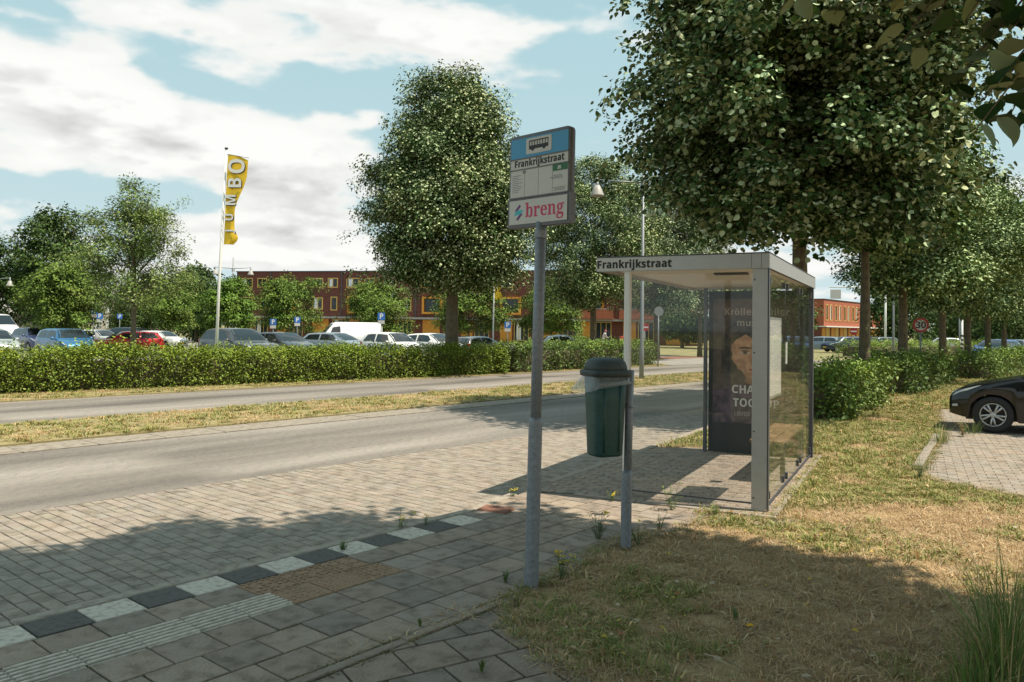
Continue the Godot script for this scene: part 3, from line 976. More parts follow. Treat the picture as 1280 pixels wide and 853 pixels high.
func build_bin() -> void:
	var t := thing("litter_bin", "dark green plastic litter bin with domed lid hung on a grey post", "litter bin", w3(0.92, 0, 6.24), 0.0)
	var s := begin(false)
	tube(s, [Vector3(0, -0.25, 0), Vector3.ZERO, Vector3(0, 0.52, 0), Vector3(0.004, 0.56, 0), Vector3(0.010, 0.60, 0)], [0.042, 0.042, 0.042, 0.041, 0.033], 14)
	put("post", s, M.zinc, t)
	s = begin(false)
	tube(s, [Vector3(0.008, 0.58, 0), Vector3(0.014, 1.0, 0), Vector3(0.02, 1.385, 0)], [0.032, 0.032, 0.032], 14)
	put("upper_post", s, M.zinc, t)
	for y in [1.10, 1.29]:
		s = begin(false)
		tube(s, [Vector3(0.016, y - 0.012, 0), Vector3(0.016, y + 0.012, 0)], [0.037, 0.037], 14)
		put("clamp", s, M.zinc, t)
	var yaw := Basis(Vector3.UP, 0.42)
	var at := Vector3(-0.178, 0, 0.03)
	s = begin(false)
	var rings := []
	for k in [[0.715, 0.215, 0.18, 0.05], [0.722, 0.24, 0.205, 0.06], [0.74, 0.248, 0.212, 0.06], [0.95, 0.262, 0.226, 0.06], [1.15, 0.276, 0.24, 0.06], [1.33, 0.288, 0.252, 0.06], [1.335, 0.26, 0.22, 0.05]]:
		rings.append(round_ring(at, k[1], k[2], k[0], k[3], yaw))
	loft(s, rings, true, true)
	put("body", s, M.bin, t)
	# two moulded ribs up the front, a rim and the domed lid
	for a in [0.06, -0.07]:
		s = begin(false)
		tube(s, [at + yaw * Vector3(a, 0.75, 0.10), at + yaw * Vector3(a * 1.1, 1.28, 0.12)], [0.012, 0.014], 6)
		put("rib", s, M.bin, t)
	s = begin(false)
	rings = []
	for k in [[1.335, 0.31, 0.27, 0.06], [1.342, 0.345, 0.305, 0.07], [1.375, 0.35, 0.31, 0.07], [1.385, 0.335, 0.295, 0.07], [1.387, 0.29, 0.25, 0.07]]:
		rings.append(round_ring(at, k[1], k[2], k[0], k[3], yaw))
	loft(s, rings, true, true)
	put("rim", s, M.bin_lid, t)
	s = begin(false)
	rings = []
	for k in [[1.38, 0.315, 0.28, 0.09], [1.415, 0.312, 0.277, 0.10], [1.448, 0.295, 0.26, 0.10], [1.468, 0.26, 0.225, 0.09], [1.479, 0.20, 0.165, 0.07], [1.484, 0.10, 0.08, 0.03]]:
		rings.append(round_ring(at, k[1], k[2], k[0], k[3], yaw))
	loft(s, rings, true, true)
	put("lid", s, M.bin_lid, t)
	s = begin()
	box(s, Vector3(-0.045, 1.22, 0.045), Vector3(0.022, 0.30, 0.03))
	box(s, Vector3(-0.01, 1.25, 0.03), Vector3(0.016, 0.24, 0.02))
	put("lock_bracket", s, mat(lin(0.07, 0.065, 0.055), 0.5, 0.3), t)
	# the liner hanging out under the rim: an uneven crumpled skirt
	s = begin(false)
	rings = []
	var n := FastNoiseLite.new()
	n.seed = 9
	n.frequency = 9.0
	for k in 6:
		var ring := round_ring(at, 0.30 + 0.010 * k, 0.265 + 0.010 * k, 1.338 - 0.020 * k, 0.06, yaw, 6)
		for i in ring.size():
			var q: Vector3 = ring[i]
			var out := (q - at) * Vector3(1, 0, 1)
			var low := 0.55 + 0.6 * smoothstep(-0.1, 0.14, -out.x)
			ring[i] = Vector3(q.x, 1.33 - (1.33 - q.y) * low, q.z) + out.normalized() * n.get_noise_3dv(q * Vector3(1, 2, 1)) * 0.035 + Vector3(-0.012 * k * clampf(-out.x * 6, 0, 1), n.get_noise_2d(i * 0.09, 3.0) * 0.02 * k / 5.0, 0)
		rings.append(ring)
	loft(s, rings, false, false)
	put("bin_liner", s, M.bag, t)

func round_ring(c: Vector3, sx: float, sz: float, y: float, r: float, bs: Basis, seg := 4) -> Array:
	var out := []
	var rr_ := minf(r, minf(sx, sz) * 0.49)
	for q in 4:
		var cx := (sx * 0.5 - rr_) * (1 if q == 0 or q == 3 else -1)
		var cz := (sz * 0.5 - rr_) * (1 if q < 2 else -1)
		for k in seg + 1:
			var a := (q + float(k) / seg) * PI * 0.5
			out.append(c + bs * Vector3(cx + cos(a) * rr_, y, cz + sin(a) * rr_))
	return out

func bell_lamp(label: String, at: Vector3, turn: float, h: float, reach: float) -> void:
	var t := thing("street_lamp", label, "street lamp", at, turn, "double street lamps")
	var s := begin(false)
	tube(s, [Vector3(0, -0.3, 0), Vector3(0, 1.1, 0), Vector3(0, 1.15, 0), Vector3(0, h, 0)], [0.085, 0.085, 0.07, 0.045], 12)
	put("pole", s, M.zinc_plain, t)
	s = begin()
	box(s, Vector3(0, h - 1.05, 0), Vector3(0.22, 0.30, 0.05))
	put("bracket", s, M.zinc_plain, t)
	s = begin(false)
	tube(s, [Vector3(0, h - 0.66, -0.22), Vector3(0, h - 0.66, 0.22)], [0.02, 0.02], 6)
	put("cross_bar", s, M.zinc_plain, t)
	for e in [-1.0, 1.0]:
		s = begin(false)
		tube(s, [Vector3(0, h - 0.92, 0), Vector3(e * reach * 0.5, h - 0.90, 0), Vector3(e * reach, h - 0.84, 0)], [0.032, 0.026, 0.022], 8)
		put("arm", s, M.zinc_plain, t)
		s = begin(false)
		lathe(s, Vector3(e * reach, h - 1.0, 0), [[0.045, 0.22], [0.05, 0.0], [0.09, -0.05]], 12)
		var head := put("lamp_holder", s, M.zinc_plain, t)
		s = begin(false)
		lathe(s, Vector3(e * reach, h - 1.05, 0), [[0.09, 0.0], [0.17, -0.16], [0.25, -0.36], [0.26, -0.40], [0.24, -0.40], [0.16, -0.17], [0.05, -0.03]], 18)
		put("lamp_shade", s, mat(lin(0.36, 0.34, 0.31), 0.5), head)

func flagpole(label: String, at: Vector3, h: float, lean: Vector3, flag_top: float, flag_len: float, with_letters: bool) -> void:
	var t := thing("flagpole", label, "flagpole", at, 0.0, "white flagpoles")
	var s := begin(false)
	tube(s, [Vector3(0, -0.3, 0), lean * 0.3 + Vector3(0, h * 0.4, 0), lean + Vector3(0, h, 0)], [0.05, 0.043, 0.032], 12)
	put("pole", s, M.white_pole, t)
	s = begin(false)
	lathe(s, lean + Vector3(0, h, 0), [[0.03, -0.02], [0.055, 0.0], [0.055, 0.03], [0.02, 0.045]], 10)
	put("cap", s, M.pole_black, t)
	var f := thing("banner_flag", "yellow banner flag with white lettering on the " + ("tall white flagpole at the left" if with_letters else "white flagpole behind the big lime tree"), "flag", at + lean * (flag_top / h), 0.0, "yellow banner flags")
	# cloth: hangs from a short top rod and gathers towards its foot
	var cols := 10
	var rows := 26
	var g := []
	for r in rows + 1:
		var line := []
		var v := float(r) / rows
		var wd := lerpf(0.62, 0.60, v) if v < 0.2 else lerpf(0.60, 0.30, smoothstep(0.2, 0.62, v))
		if v > 0.8:
			wd = lerpf(0.30, 0.42, smoothstep(0.8, 0.93, v)) - 0.14 * smoothstep(0.94, 1.0, v)
		for c in cols + 1:
			var u := float(c) / cols
			var lx := -lean.x * v * flag_len / h
			line.append(Vector3(0.06 + lx + u * wd, flag_top - v * flag_len - u * u * 0.09 * (1 - v) * 2.0, 0.025 * sin(u * 6.0 + v * 5.0) * (0.3 + v) + 0.04 * u * sin(v * 4.0)))
		g.append(line)
	s = begin(false)
	var back := begin(false)
	for r in rows:
		for c in cols:
			quad(s, g[r][c], g[r][c + 1], g[r + 1][c + 1], g[r + 1][c])
			quad(back, g[r][c] + Vector3(0, 0, -0.003), g[r + 1][c] + Vector3(0, 0, -0.003), g[r + 1][c + 1] + Vector3(0, 0, -0.003), g[r][c + 1] + Vector3(0, 0, -0.003))
	s.append_from(mesh_of(back), 0, Transform3D.IDENTITY)
	put("cloth", s, M.flag, f)
	s = begin(false)
	tube(s, [Vector3(0.0, flag_top + 0.012, 0), Vector3(0.7, flag_top - 0.10, 0)], [0.012, 0.010], 6)
	put("top_rod", s, M.zinc_plain, f)
	if with_letters:
		var word := "JUMBO"
		for k in 5:
			var v := [0.86, 0.70, 0.52, 0.335, 0.135][k] as float
			var row: Array = g[int(v * rows)]
			var mid: Vector3 = (row[2] as Vector3).lerp(row[8], 0.5) + Vector3(0.0, 0, 0.055)
			var size := [0.32, 0.36, 0.42, 0.56, 0.68][k] as float
			var turn := Basis(Vector3.BACK, PI / 2)
			lettering("letter", word[k], size, mat(lin(0.05, 0.045, 0.03), 0.6), f, mid + Vector3(0.028, -0.028, -0.004), font_bold, turn, 0.002)
			lettering("letter", word[k], size, M.white, f, mid, font_bold, turn, 0.002)

func parking_sign(label: String, at: Vector3, turn: float, h: float, with_plate := true) -> void:
	var t := thing("parking_sign", label, "parking sign", at, turn, "blue parking signs")
	var s := begin(false)
	tube(s, [Vector3(0, -0.3, 0), Vector3(0, h, 0)], [0.035, 0.035], 8)
	put("post", s, M.zinc_plain, t)
	s = begin()
	rounded(s, Vector3(0, h - 0.24, 0.04), 0.45, 0.45, 0.0, 0.015, 0.04, 0.002, Basis(Vector3.RIGHT, PI / 2))
	put("panel", s, M.parking_blue, t)
	lettering("lettering", "P", 0.46, M.white, t, Vector3(0, h - 0.235, 0.06), font_bold, Basis.IDENTITY, 0.003)
	if with_plate:
		s = begin()
		box(s, Vector3(0, h - 0.60, 0.045), Vector3(0.42, 0.22, 0.012))
		put("sub_plate", s, M.sign_white, t)

func disc_sign(called: String, label: String, at: Vector3, turn: float, h: float, r: float, what: String) -> void:
	var t := thing(called, label, "traffic sign", at, turn)
	var s := begin(false)
	tube(s, [Vector3(0, -0.3, 0), Vector3(0, h + r * 0.6, 0)], [0.035, 0.035], 8)
	put("post", s, M.zinc_plain, t)
	var lay_ := Basis(Vector3.RIGHT, PI / 2)
	s = begin()
	lathe(s, Vector3(0, h, 0.04), [[r, 0.0], [r, 0.02]], 32, lay_)
	put("disc", s, M.zinc_plain if what == "back" else M.sign_red, t)
	if what == "entry":
		s = begin()
		box(s, Vector3(0, h, 0.062), Vector3(r * 1.5, r * 0.34, 0.004))
		put("bar", s, M.white, t)
	elif what != "back":
		s = begin()
		lathe(s, Vector3(0, h, 0.061), [[r * 0.74, 0.0], [r * 0.74, 0.004]], 32, lay_)
		put("white_field", s, M.sign_white, t)
		lettering("lettering", what, r * 1.25, M.print_black, t, Vector3(0, h, 0.067), font_bold, Basis.IDENTITY, 0.003)

func banded_post(label: String, at: Vector3, h: float, bands: int, band_h: float, arm: float) -> void:
	var t := thing("traffic_signal_post" if arm > 0 else "banded_post", label, "traffic post", at, 0.0)
	var s := begin(false)
	tube(s, [Vector3(0, -0.3, 0), Vector3(0, h, 0)], [0.10, 0.09], 12)
	put("post", s, M.white_pole, t)
	for k in bands:
		s = begin(false)
		tube(s, [Vector3(0, 0.25 + k * band_h * 2, 0), Vector3(0, 0.25 + k * band_h * 2 + band_h, 0)], [0.105, 0.104], 12)
		put("black_band", s, M.pole_black, t)
	if arm > 0:
		s = begin(false)
		tube(s, [Vector3(0, h - 0.05, 0), Vector3(-arm, h - 0.12, 0)], [0.06, 0.045], 8)
		put("arm", s, M.white_pole, t)
		s = begin()
		rounded(s, Vector3(-arm + 0.55, 0, 0), 0.95, 0.05, h - 1.15, h - 0.32, 0.02, 0.01)
		put("backboard", s, mat(lin(0.42, 0.43, 0.42), 0.5), t)

# ------------------------------------------------------------------ vegetation
func leaf(st: SurfaceTool, b: Vector3, dir: Vector3, nrm: Vector3, ln: float, wd: float, top: Color, bot: Color, full := false, fine := false) -> void:
	var side := dir.cross(nrm).normalized()
	nrm = side.cross(dir).normalized()
	var spine := [b]
	var lf := [b]
	var rt := [b]
	for k in ([[0.05, 0.27, 0.01], [0.17, 0.45, 0.025], [0.36, 0.52, 0.05], [0.56, 0.45, 0.04], [0.76, 0.27, 0.01], [0.90, 0.09, -0.02]] if fine else [[0.14, 0.40, 0.02], [0.42, 0.52, 0.05], [0.74, 0.30, 0.01]] if full else [[0.42, 0.5, 0.03]]):
		var m: Vector3 = b + dir * (ln * k[0]) + nrm * (ln * k[2] * 0.6)
		spine.append(m)
		lf.append(m + side * (wd * k[1]) + nrm * (wd * 0.10))
		rt.append(m - side * (wd * k[1]) + nrm * (wd * 0.10))
	var tip := b + dir * ln - nrm * (ln * 0.06)
	spine.append(tip); lf.append(tip); rt.append(tip)
	var tris := []
	var last := spine.size() - 1
	for k in last:
		if k > 0:
			tris.append([spine[k], lf[k], lf[k + 1]])
			tris.append([spine[k], rt[k + 1], rt[k]])
		if k < last - 1:
			tris.append([spine[k], lf[k + 1], spine[k + 1]])
			tris.append([spine[k], spine[k + 1], rt[k + 1]])
	var under := nrm * -0.0012
	st.set_color(top)
	for t in tris:
		st.add_vertex(t[0]); st.add_vertex(t[1]); st.add_vertex(t[2])
	st.set_color(bot)
	for t in tris:
		st.add_vertex(t[0] + under); st.add_vertex(t[2] + under); st.add_vertex(t[1] + under)

func cluster(n: int, radius: float, ln: float, wd: float, top: Color, bot: Color, flip: float, flat: float, sd: int, droop := 0.3, spread := 0.22, full := false) -> ArrayMesh:
	rng.seed = sd
	var st := begin()
	for k in n:
		var p := Vector3(rng.randfn(), rng.randfn() * flat, rng.randfn()).limit_length(1.6) * radius * 0.6
		var dir := (p.normalized() * 0.8 + Vector3(rr(-1, 1), rr(-0.6, 0.4) - droop, rr(-1, 1))).normalized()
		var nrm := (Vector3(rr(-0.8, 0.8), 1.0, rr(-0.8, 0.8)) + p.normalized() * 0.5).normalized()
		var under := bot
		if rng.randf() < flip:
			nrm = -nrm
			under = Color(bot.r * 1.7, bot.g * 1.62, bot.b * 1.9)
		var k2 := rr(0.75, 1.2)
		leaf(st, p, dir, nrm, ln * k2, wd * k2, tone(top, spread), tone(under, 0.12, 0.03), full)
	return mesh_of(st)

var crown_noise := FastNoiseLite.new()

# a tapered trunk with limbs, and a crown of leaf sprays spread through an uneven volume
func tree(called: String, label: String, x: float, d: float, h: float, cb: float, r: float, trunk_r: float, sprays: Array, n: int, m: Material, tint: Color, group: String, opt := {}) -> Node3D:
	rng.seed = hash("%s%.2f%.2f" % [called, x, d])
	var t := thing(called, label, "tree", w3(x, opt.get("y", -0.03), d), 0.0, group)
	var lean: Vector3 = opt.get("lean", Vector3.ZERO)
	var st := begin(false)
	var top := cb + (h - cb) * 0.72
	var pts := []
	var rad := []
	for k in 8:
		var f := k / 7.0
		pts.append(Vector3(rr(-0.05, 0.05) * f, f * top - 0.2 * (1 - f), rr(-0.05, 0.05) * f) + lean * f)
		rad.append(trunk_r * (1.25 if k == 0 else lerpf(1.0, 0.16, pow(f, 1.15))))
	tube(st, pts, rad, 10)
	var limbs: int = opt.get("limbs", 9)
	for k in limbs:
		var f := (cb * 0.92 + (top - cb) * k / limbs * 0.8) / top
		var a := k * 2.4 + rr(-0.4, 0.4)
		var b: Vector3 = (pts[int(f * 7)] as Vector3).lerp(pts[mini(int(f * 7) + 1, 7)], f * 7 - int(f * 7))
		var out := Vector3(cos(a), 0, sin(a)) * r * rr(0.55, 0.8) * (1.0 - 0.35 * f)
		tube(st, [b, b + out * 0.45 + Vector3(0, r * 0.28, 0), b + out + Vector3(0, r * 0.72, 0)], [trunk_r * 0.42 * (1.1 - f * 0.5), trunk_r * 0.25, 0.012], 6)
	put("trunk", st, M.bark, t)
	crown_noise.seed = rng.randi() % 1000
	crown_noise.frequency = 1.0
	crown_noise.fractal_octaves = 3
	var tm: float = opt.get("widest", 0.36)
	var lump: float = opt.get("lump", 0.30)
	var gap: float = opt.get("gap", -0.18)
	var sharp: float = opt.get("sharp", 1.7)
	var clip: Variant = opt.get("clip")
	var sets := []
	var cols := []
	for k in sprays.size():
		sets.append([])
		cols.append([])
	var made := 0
	var tries := 0
	var clump: int = opt.get("clump", 22)
	while made < n and tries < n * 12:
		tries += 1
		var v := rng.randf()
		var f := lerpf(opt.get("base", 0.5), 1.0, sqrt(v / tm)) if v < tm else sqrt(maxf(0.0, 1.0 - pow((v - tm) / (1 - tm), sharp)))
		if rng.randf() > f * 1.15:
			continue
		var a := rr(0, TAU)
		var dirv := Vector3(cos(a) * f, v * 2.0 - 1.0, sin(a) * f)
		var rim := 1.0 + lump * (crown_noise.get_noise_3dv(dirv * 1.9) * 1.5 + crown_noise.get_noise_3dv(dirv * 5.0) * 0.7)
		var q := pow(rng.randf(), opt.get("hollow", 0.42))
		var c := Vector3(cos(a) * f * r * q * rim, cb + (h - cb) * (v * (1.0 + (rim - 1.0) * 0.35)), sin(a) * f * r * q * rim) + lean
		if crown_noise.get_noise_3dv(c * (2.6 / r)) < gap and rng.randf() < 0.85:
			continue
		var shade := tone(tint, 0.14, 0.06)
		var size := r * rr(0.07, 0.15)
		var out := Vector3(cos(a), 0.0, sin(a))
		for i in (int(clump * rr(0.5, 1.5)) if clump > 1 else 1):
			var p := c
			if clump > 1:
				var along_ := rng.randfn()
				p += Vector3(rng.randfn(), rng.randfn() * 0.62, rng.randfn()) * size + out * along_ * size * 0.8 + Vector3(0, -absf(along_) * size * 0.35, 0)
			if clip != null and not clip.call(p + t.position):
				continue
			var which := rng.randi() % sprays.size()
			var tilt := Basis(Vector3(-sin(a), 0, cos(a)), -rr(0.0, 0.9) * q)
			sets[which].append(Transform3D(tilt * Basis(Vector3.UP, rr(0, TAU)) * Basis.from_scale(Vector3.ONE * rr(0.7, 1.25)), p))
			cols[which].append(tone(shade, 0.12, 0.05))
			made += 1
	for k in sprays.size():
		scatter("crown", sprays[k], m, sets[k], cols[k], t, "stuff")
	return t

func hedge(called: String, label: String, line: Array, wd: float, ht: float, sprays: Array, per_m2: float, tint: Color, group: String, y0 := -0.05, lump := 0.10, ends := true) -> void:
	rng.seed = hash(label)
	var t := thing(called, label, "hedge", Vector3.ZERO, 0.0, group)
	var core := begin()
	var sets := [[], []]
	var cols := [[], []]
	crown_noise.frequency = 0.7
	for k in line.size() - 1:
		var a: Vector2 = line[k]
		var b: Vector2 = line[k + 1]
		var ln := a.distance_to(b)
		var dirv := (b - a) / ln
		var nv := Vector2(-dirv.y, dirv.x)
		var mid := (a + b) * 0.5
		box(core, w3(mid.x, y0 + ht * 0.40, mid.y), Vector3(wd * 0.52, ht * 0.72, ln), Basis(Vector3.UP, -atan2(dirv.x, dirv.y)))
		var peri := ht * 2.0 + wd
		var n := int(ln * peri * per_m2)
		for i in n:
			var s := rr(0, peri)
			var off := 0.0
			var y := 0.0
			if s < ht:
				off = -wd * 0.5; y = s
			elif s < ht + wd:
				off = s - ht - wd * 0.5; y = ht
			else:
				off = wd * 0.5; y = s - ht - wd
			var along := rr(0, ln)
			var p := a + dirv * along + nv * off * rr(0.8, 1.04)
			var g := crown_noise.get_noise_3d(p.x, y * 1.4, p.y) * 2.0
			var p2 := p + nv * signf(off) * g * lump
			var yy := y0 + maxf(0.06, y * rr(0.9, 1.03) + (g * lump if y > ht * 0.7 else 0.0))
			if y >= ht * 0.95 and rng.randf() < 0.12:
				yy += rr(0.05, 0.2)
			var which := rng.randi() % 2
			sets[which].append(Transform3D(Basis(Vector3(dirv.x, 0, -dirv.y), rr(-0.5, 0.5)) * Basis(Vector3.UP, rr(0, TAU)) * Basis.from_scale(Vector3.ONE * rr(0.7, 1.2)), w3(p2.x, yy, p2.y)))
			var young := 1.0 + (0.55 * rng.randf() if y >= ht * 0.92 else 0.0)
			cols[which].append(tone(Color(tint.r * young, tint.g * young, tint.b), 0.2, 0.1))
	if ends:
		for e in [[line[0], line[1]], [line[line.size() - 1], line[line.size() - 2]]]:
			var dirv: Vector2 = (e[0] - e[1]).normalized()
			var nv := Vector2(-dirv.y, dirv.x)
			for i in int(wd * ht * per_m2 * 2.0):
				var y := rr(0.05, ht)
				var p: Vector2 = e[0] + nv * rr(-0.5, 0.5) * wd + dirv * rr(-0.1, 0.12)
				sets[i % 2].append(Transform3D(Basis(Vector3.UP, rr(0, TAU)) * Basis.from_scale(Vector3.ONE * rr(0.7, 1.2)), w3(p.x, y0 + y, p.y)))
				cols[i % 2].append(tone(tint, 0.2, 0.1))
	put("stems", core, M.bark, t)
	for k in 2:
		scatter("foliage", sprays[k], M.leaf_shiny, sets[k], cols[k], t, "stuff")

func tuft(n: int, h: float, spread: float, cols: Array, lie: float, wd: float, sd: int) -> ArrayMesh:
	rng.seed = sd
	var st := begin()
	for k in n:
		var a := rr(0, TAU)
		var b := Vector3(cos(a), 0, sin(a)) * spread * sqrt(rng.randf())
		var out := Vector3(cos(a + rr(-1.2, 1.2)), 0, sin(a + rr(-1.2, 1.2)))
		var ln := h * rr(0.55, 1.15)
		var l := lie * rr(0.3, 1.3)
		var mid := b + out * ln * 0.35 * l + Vector3(0, ln * 0.6 / (1 + l * 0.8), 0)
		var tip := b + out * ln * l + Vector3(0, ln / (1 + l * 1.6), 0)
		var side := out.cross(Vector3.UP).rotated(Vector3.UP, rr(-0.8, 0.8)) * wd * rr(0.7, 1.2)
		st.set_color(tone(cols[rng.randi() % cols.size()], 0.2, 0.08))
		st.add_vertex(b - side * 0.5); st.add_vertex(mid - side * 0.45); st.add_vertex(b + side * 0.5)
		st.add_vertex(b + side * 0.5); st.add_vertex(mid - side * 0.45); st.add_vertex(mid + side * 0.45)
		st.add_vertex(mid - side * 0.45); st.add_vertex(tip); st.add_vertex(mid + side * 0.45)
	return mesh_of(st)

var lime_spray := []
var small_spray := []
var ash_spray := []
var far_spray := []
var hedge_spray := []
var bush_spray := []
var big_spray := []
var near_spray := []

func make_sprays() -> void:
	var lt := Color(0.046, 0.086, 0.021)
	var lb := Color(0.25, 0.305, 0.15)
	for k in 3:
		lime_spray.append(cluster(42, 0.36, 0.092, 0.078, lt, lb, 0.32, 0.6, 100 + k, 0.45))
		near_spray.append(cluster(26, 0.32, 0.115, 0.10, lt, lb, 0.30, 0.6, 110 + k, 0.45, 0.22, true))
	for k in 2:
		big_spray.append(cluster(16, 0.30, 0.12, 0.11, lt, lb, 0.10, 0.6, 120 + k, 0.5, 0.22, true))
		small_spray.append(cluster(26, 0.42, 0.19, 0.11, Color(0.125, 0.20, 0.035), Color(0.16, 0.22, 0.07), 0.1, 0.6, 140 + k))
		ash_spray.append(cluster(26, 0.36, 0.16, 0.075, Color(0.10, 0.15, 0.032), Color(0.16, 0.20, 0.08), 0.15, 0.9, 160 + k, 0.1))
		far_spray.append(cluster(30, 0.85, 0.36, 0.24, Color(0.062, 0.105, 0.028), Color(0.09, 0.13, 0.05), 0.1, 0.6, 180 + k))
		hedge_spray.append(cluster(24, 0.17, 0.072, 0.045, Color(0.120, 0.165, 0.030), Color(0.15, 0.19, 0.06), 0.12, 0.9, 200 + k, 0.0, 0.3))
		bush_spray.append(cluster(22, 0.18, 0.085, 0.055, Color(0.115, 0.175, 0.038), Color(0.15, 0.20, 0.07), 0.12, 0.9, 220 + k, 0.05, 0.3))

func build_trees() -> void:
	var lime := Color(1, 1, 1)
	# the big silver lime behind the hedge and its neighbours across the road
	tree("lime_tree", "large silver lime with a broad egg-shaped crown behind the left hedge", -2.28, 30.0, 11.3, 3.5, 2.95, 0.29, lime_spray, 5600, M.leaf, Color(1.1, 1.08, 1.0), "silver limes", {"widest": 0.30, "sharp": 1.2, "lump": 0.20, "limbs": 13, "base": 0.5, "clump": 12, "hollow": 0.36})
	tree("lime_tree", "silver lime right behind the bus stop sign, beside the double street lamp", 4.65, 45.0, 11.6, 3.4, 3.5, 0.21, lime_spray, 3000, M.leaf, Color(1.1, 1.1, 0.95), "silver limes", {"sharp": 1.4, "clump": 12})
	tree("lime_tree", "silver lime seen just above the left end of the shelter roof", 9.0, 49.0, 11.2, 3.2, 3.2, 0.20, lime_spray, 2600, M.leaf, lime, "silver limes", {"sharp": 1.4, "clump": 12})
	tree("lime_tree", "silver lime seen through the shelter glass left of the poster", 13.6, 57.0, 9.6, 3.0, 3.0, 0.17, lime_spray, 1300, M.leaf, lime, "silver limes")
	# the row along the right side of the road
	var labels := ["large silver lime standing right behind the bus shelter roof", "lime with a mossy trunk beside the signal arm, second in the right row", "lime just left of the speed limit sign, third in the right row", "lime just right of the speed limit sign, fourth in the right row", "slim lime behind the banded post, fifth in the right row", "lime in front of the blue car, sixth in the right row", "lime at the far right of the row beyond the blue car"]
	for k in 7:
		var x := 6.2 + 3.12 * k - (0.22 if k == 2 else 0.0)
		var d := 17.0 + 3.82 * k
		tree("lime_tree", labels[k], x, d, [10.6, 8.6, 8.8, 8.4, 8.8, 8.6, 8.8][k], [4.1, 4.2, 3.3, 2.9, 2.9, 2.8, 2.7][k], [3.25, 2.1, 2.5, 2.5, 2.6, 2.6, 2.7][k], [0.21, 0.165, 0.17, 0.15, 0.15, 0.15, 0.15][k], near_spray if k < 2 else lime_spray, [6500, 2200, 2000, 1300, 1200, 1200, 1200][k], M.leaf, lime if k == 0 else Color(0.95, 1.05, 0.85), "silver limes", {"widest": 0.33, "limbs": 11, "lump": 0.22, "y": -0.02, "gap": -0.16})
	# the tree that shades us: its trunk stands out of view on the right
	var keep := func(p: Vector3) -> bool:
		var d := -p.z
		return p.y > 3.2 and p.y > 1.95 + 0.435 * maxf(d, 0.0) and (p.x > 0.27 * d or p.y > 2.3 + 0.45 * d)
	var near := tree("lime_tree", "lime overhanging the top right corner with large dark leaves and pale undersides", 4.3, 1.2, 9.8, 3.0, 3.85, 0.2, big_spray, 11000, M.leaf, Color(1, 1, 1), "silver limes", {"clip": keep, "lean": Vector3(-2.1, 0, -1.52), "lump": 0.12, "hollow": 0.6, "gap": -0.6, "clump": 1, "y": -0.02, "widest": 0.4, "base": 0.75})
	hanging_twigs(near)
	# young trees of the car park
	var young := [
		["young tree with a loose pale crown left of the brick building's corner", -20.2, 56, 5.0, 1.7, 0],
		["bright green bushy young tree before the brick building, above the dark hatchback", -18.5, 65, 5.9, 2.6, 1],
		["bright green young tree above the white delivery van", -11.2, 66, 5.6, 2.6, 1],
		["young tree half hidden behind the big lime's trunk", -3.4, 62, 5.6, 2.6, 1],
		["young tree between the second flagpole and the stop sign pole", 3.2, 64, 5.4, 2.4, 1],
		["light green young tree behind the white hatchback", -28.6, 66, 5.2, 2.6, 1],
		["small pale green tree behind the blue hatchback", -28.8, 50, 5.6, 2.1, 1],
	]
	for y in young:
		tree("young_tree", y[0], y[1], y[2], y[3], 1.7, y[4], 0.09, small_spray, 700, M.leaf, Color(1.08, 1.05, 1.0) if y[5] else Color(1.0, 1.1, 0.9), "young car park trees", {"sharp": 2.0, "base": 0.6, "lump": 0.45, "y": -0.1, "clump": 8})
	tree("ash_tree", "slender ash with an airy upswept crown left of the flagpole", -21.6, 45, 9.7, 3.0, 3.0, 0.17, ash_spray, 1050, M.leaf, Color(1.15, 1.15, 1), "", {"widest": 0.3, "lump": 0.55, "gap": 0.02, "sharp": 1.2, "limbs": 17, "hollow": 0.6, "y": -0.1, "clump": 9})
	tree("poplar_tree", "tall dark green tree, the highest at the far left", -52.5, 92, 15.2, 2.2, 6.0, 0.35, far_spray, 900, M.leaf, Color(1, 1.05, 0.9), "", {"sharp": 2.2, "y": -0.1, "lump": 0.4, "clump": 10})
	tree("poplar_tree", "dark tree at the left edge of the picture behind the camper van", -62.0, 95, 11.0, 2.0, 4.6, 0.3, far_spray, 560, M.leaf, Color(0.9, 0.95, 0.9), "", {"sharp": 2.2, "y": -0.1, "lump": 0.4, "clump": 10})
	# dark limes and far trees that close the horizon
	var far := [
		["dark lime behind the ash's trunk, next to the pale house", -35.5, 88, 7.4, 2.7], ["dark conical tree left of the far lamp", -32.0, 80, 7.3, 2.4], ["round shrub-like tree before the pale house", -62.5, 128, 5.6, 2.3],
		["wide green tree behind the camper van", -75, 125, 9.5, 5.5], ["wide dark tree behind the parking signs", -63, 110, 8.0, 4.6], ["dark tree right of the pale house", -55, 118, 8.6, 4.8],
	]
	for f in far:
		tree("far_tree", f[0], f[1], f[2], f[3], 1.2, f[4], 0.2, far_spray, 300, M.leaf, Color(1, 1, 0.95), "far trees", {"sharp": 2.2, "y": -0.1, "lump": 0.4, "base": 0.7, "clump": 6})
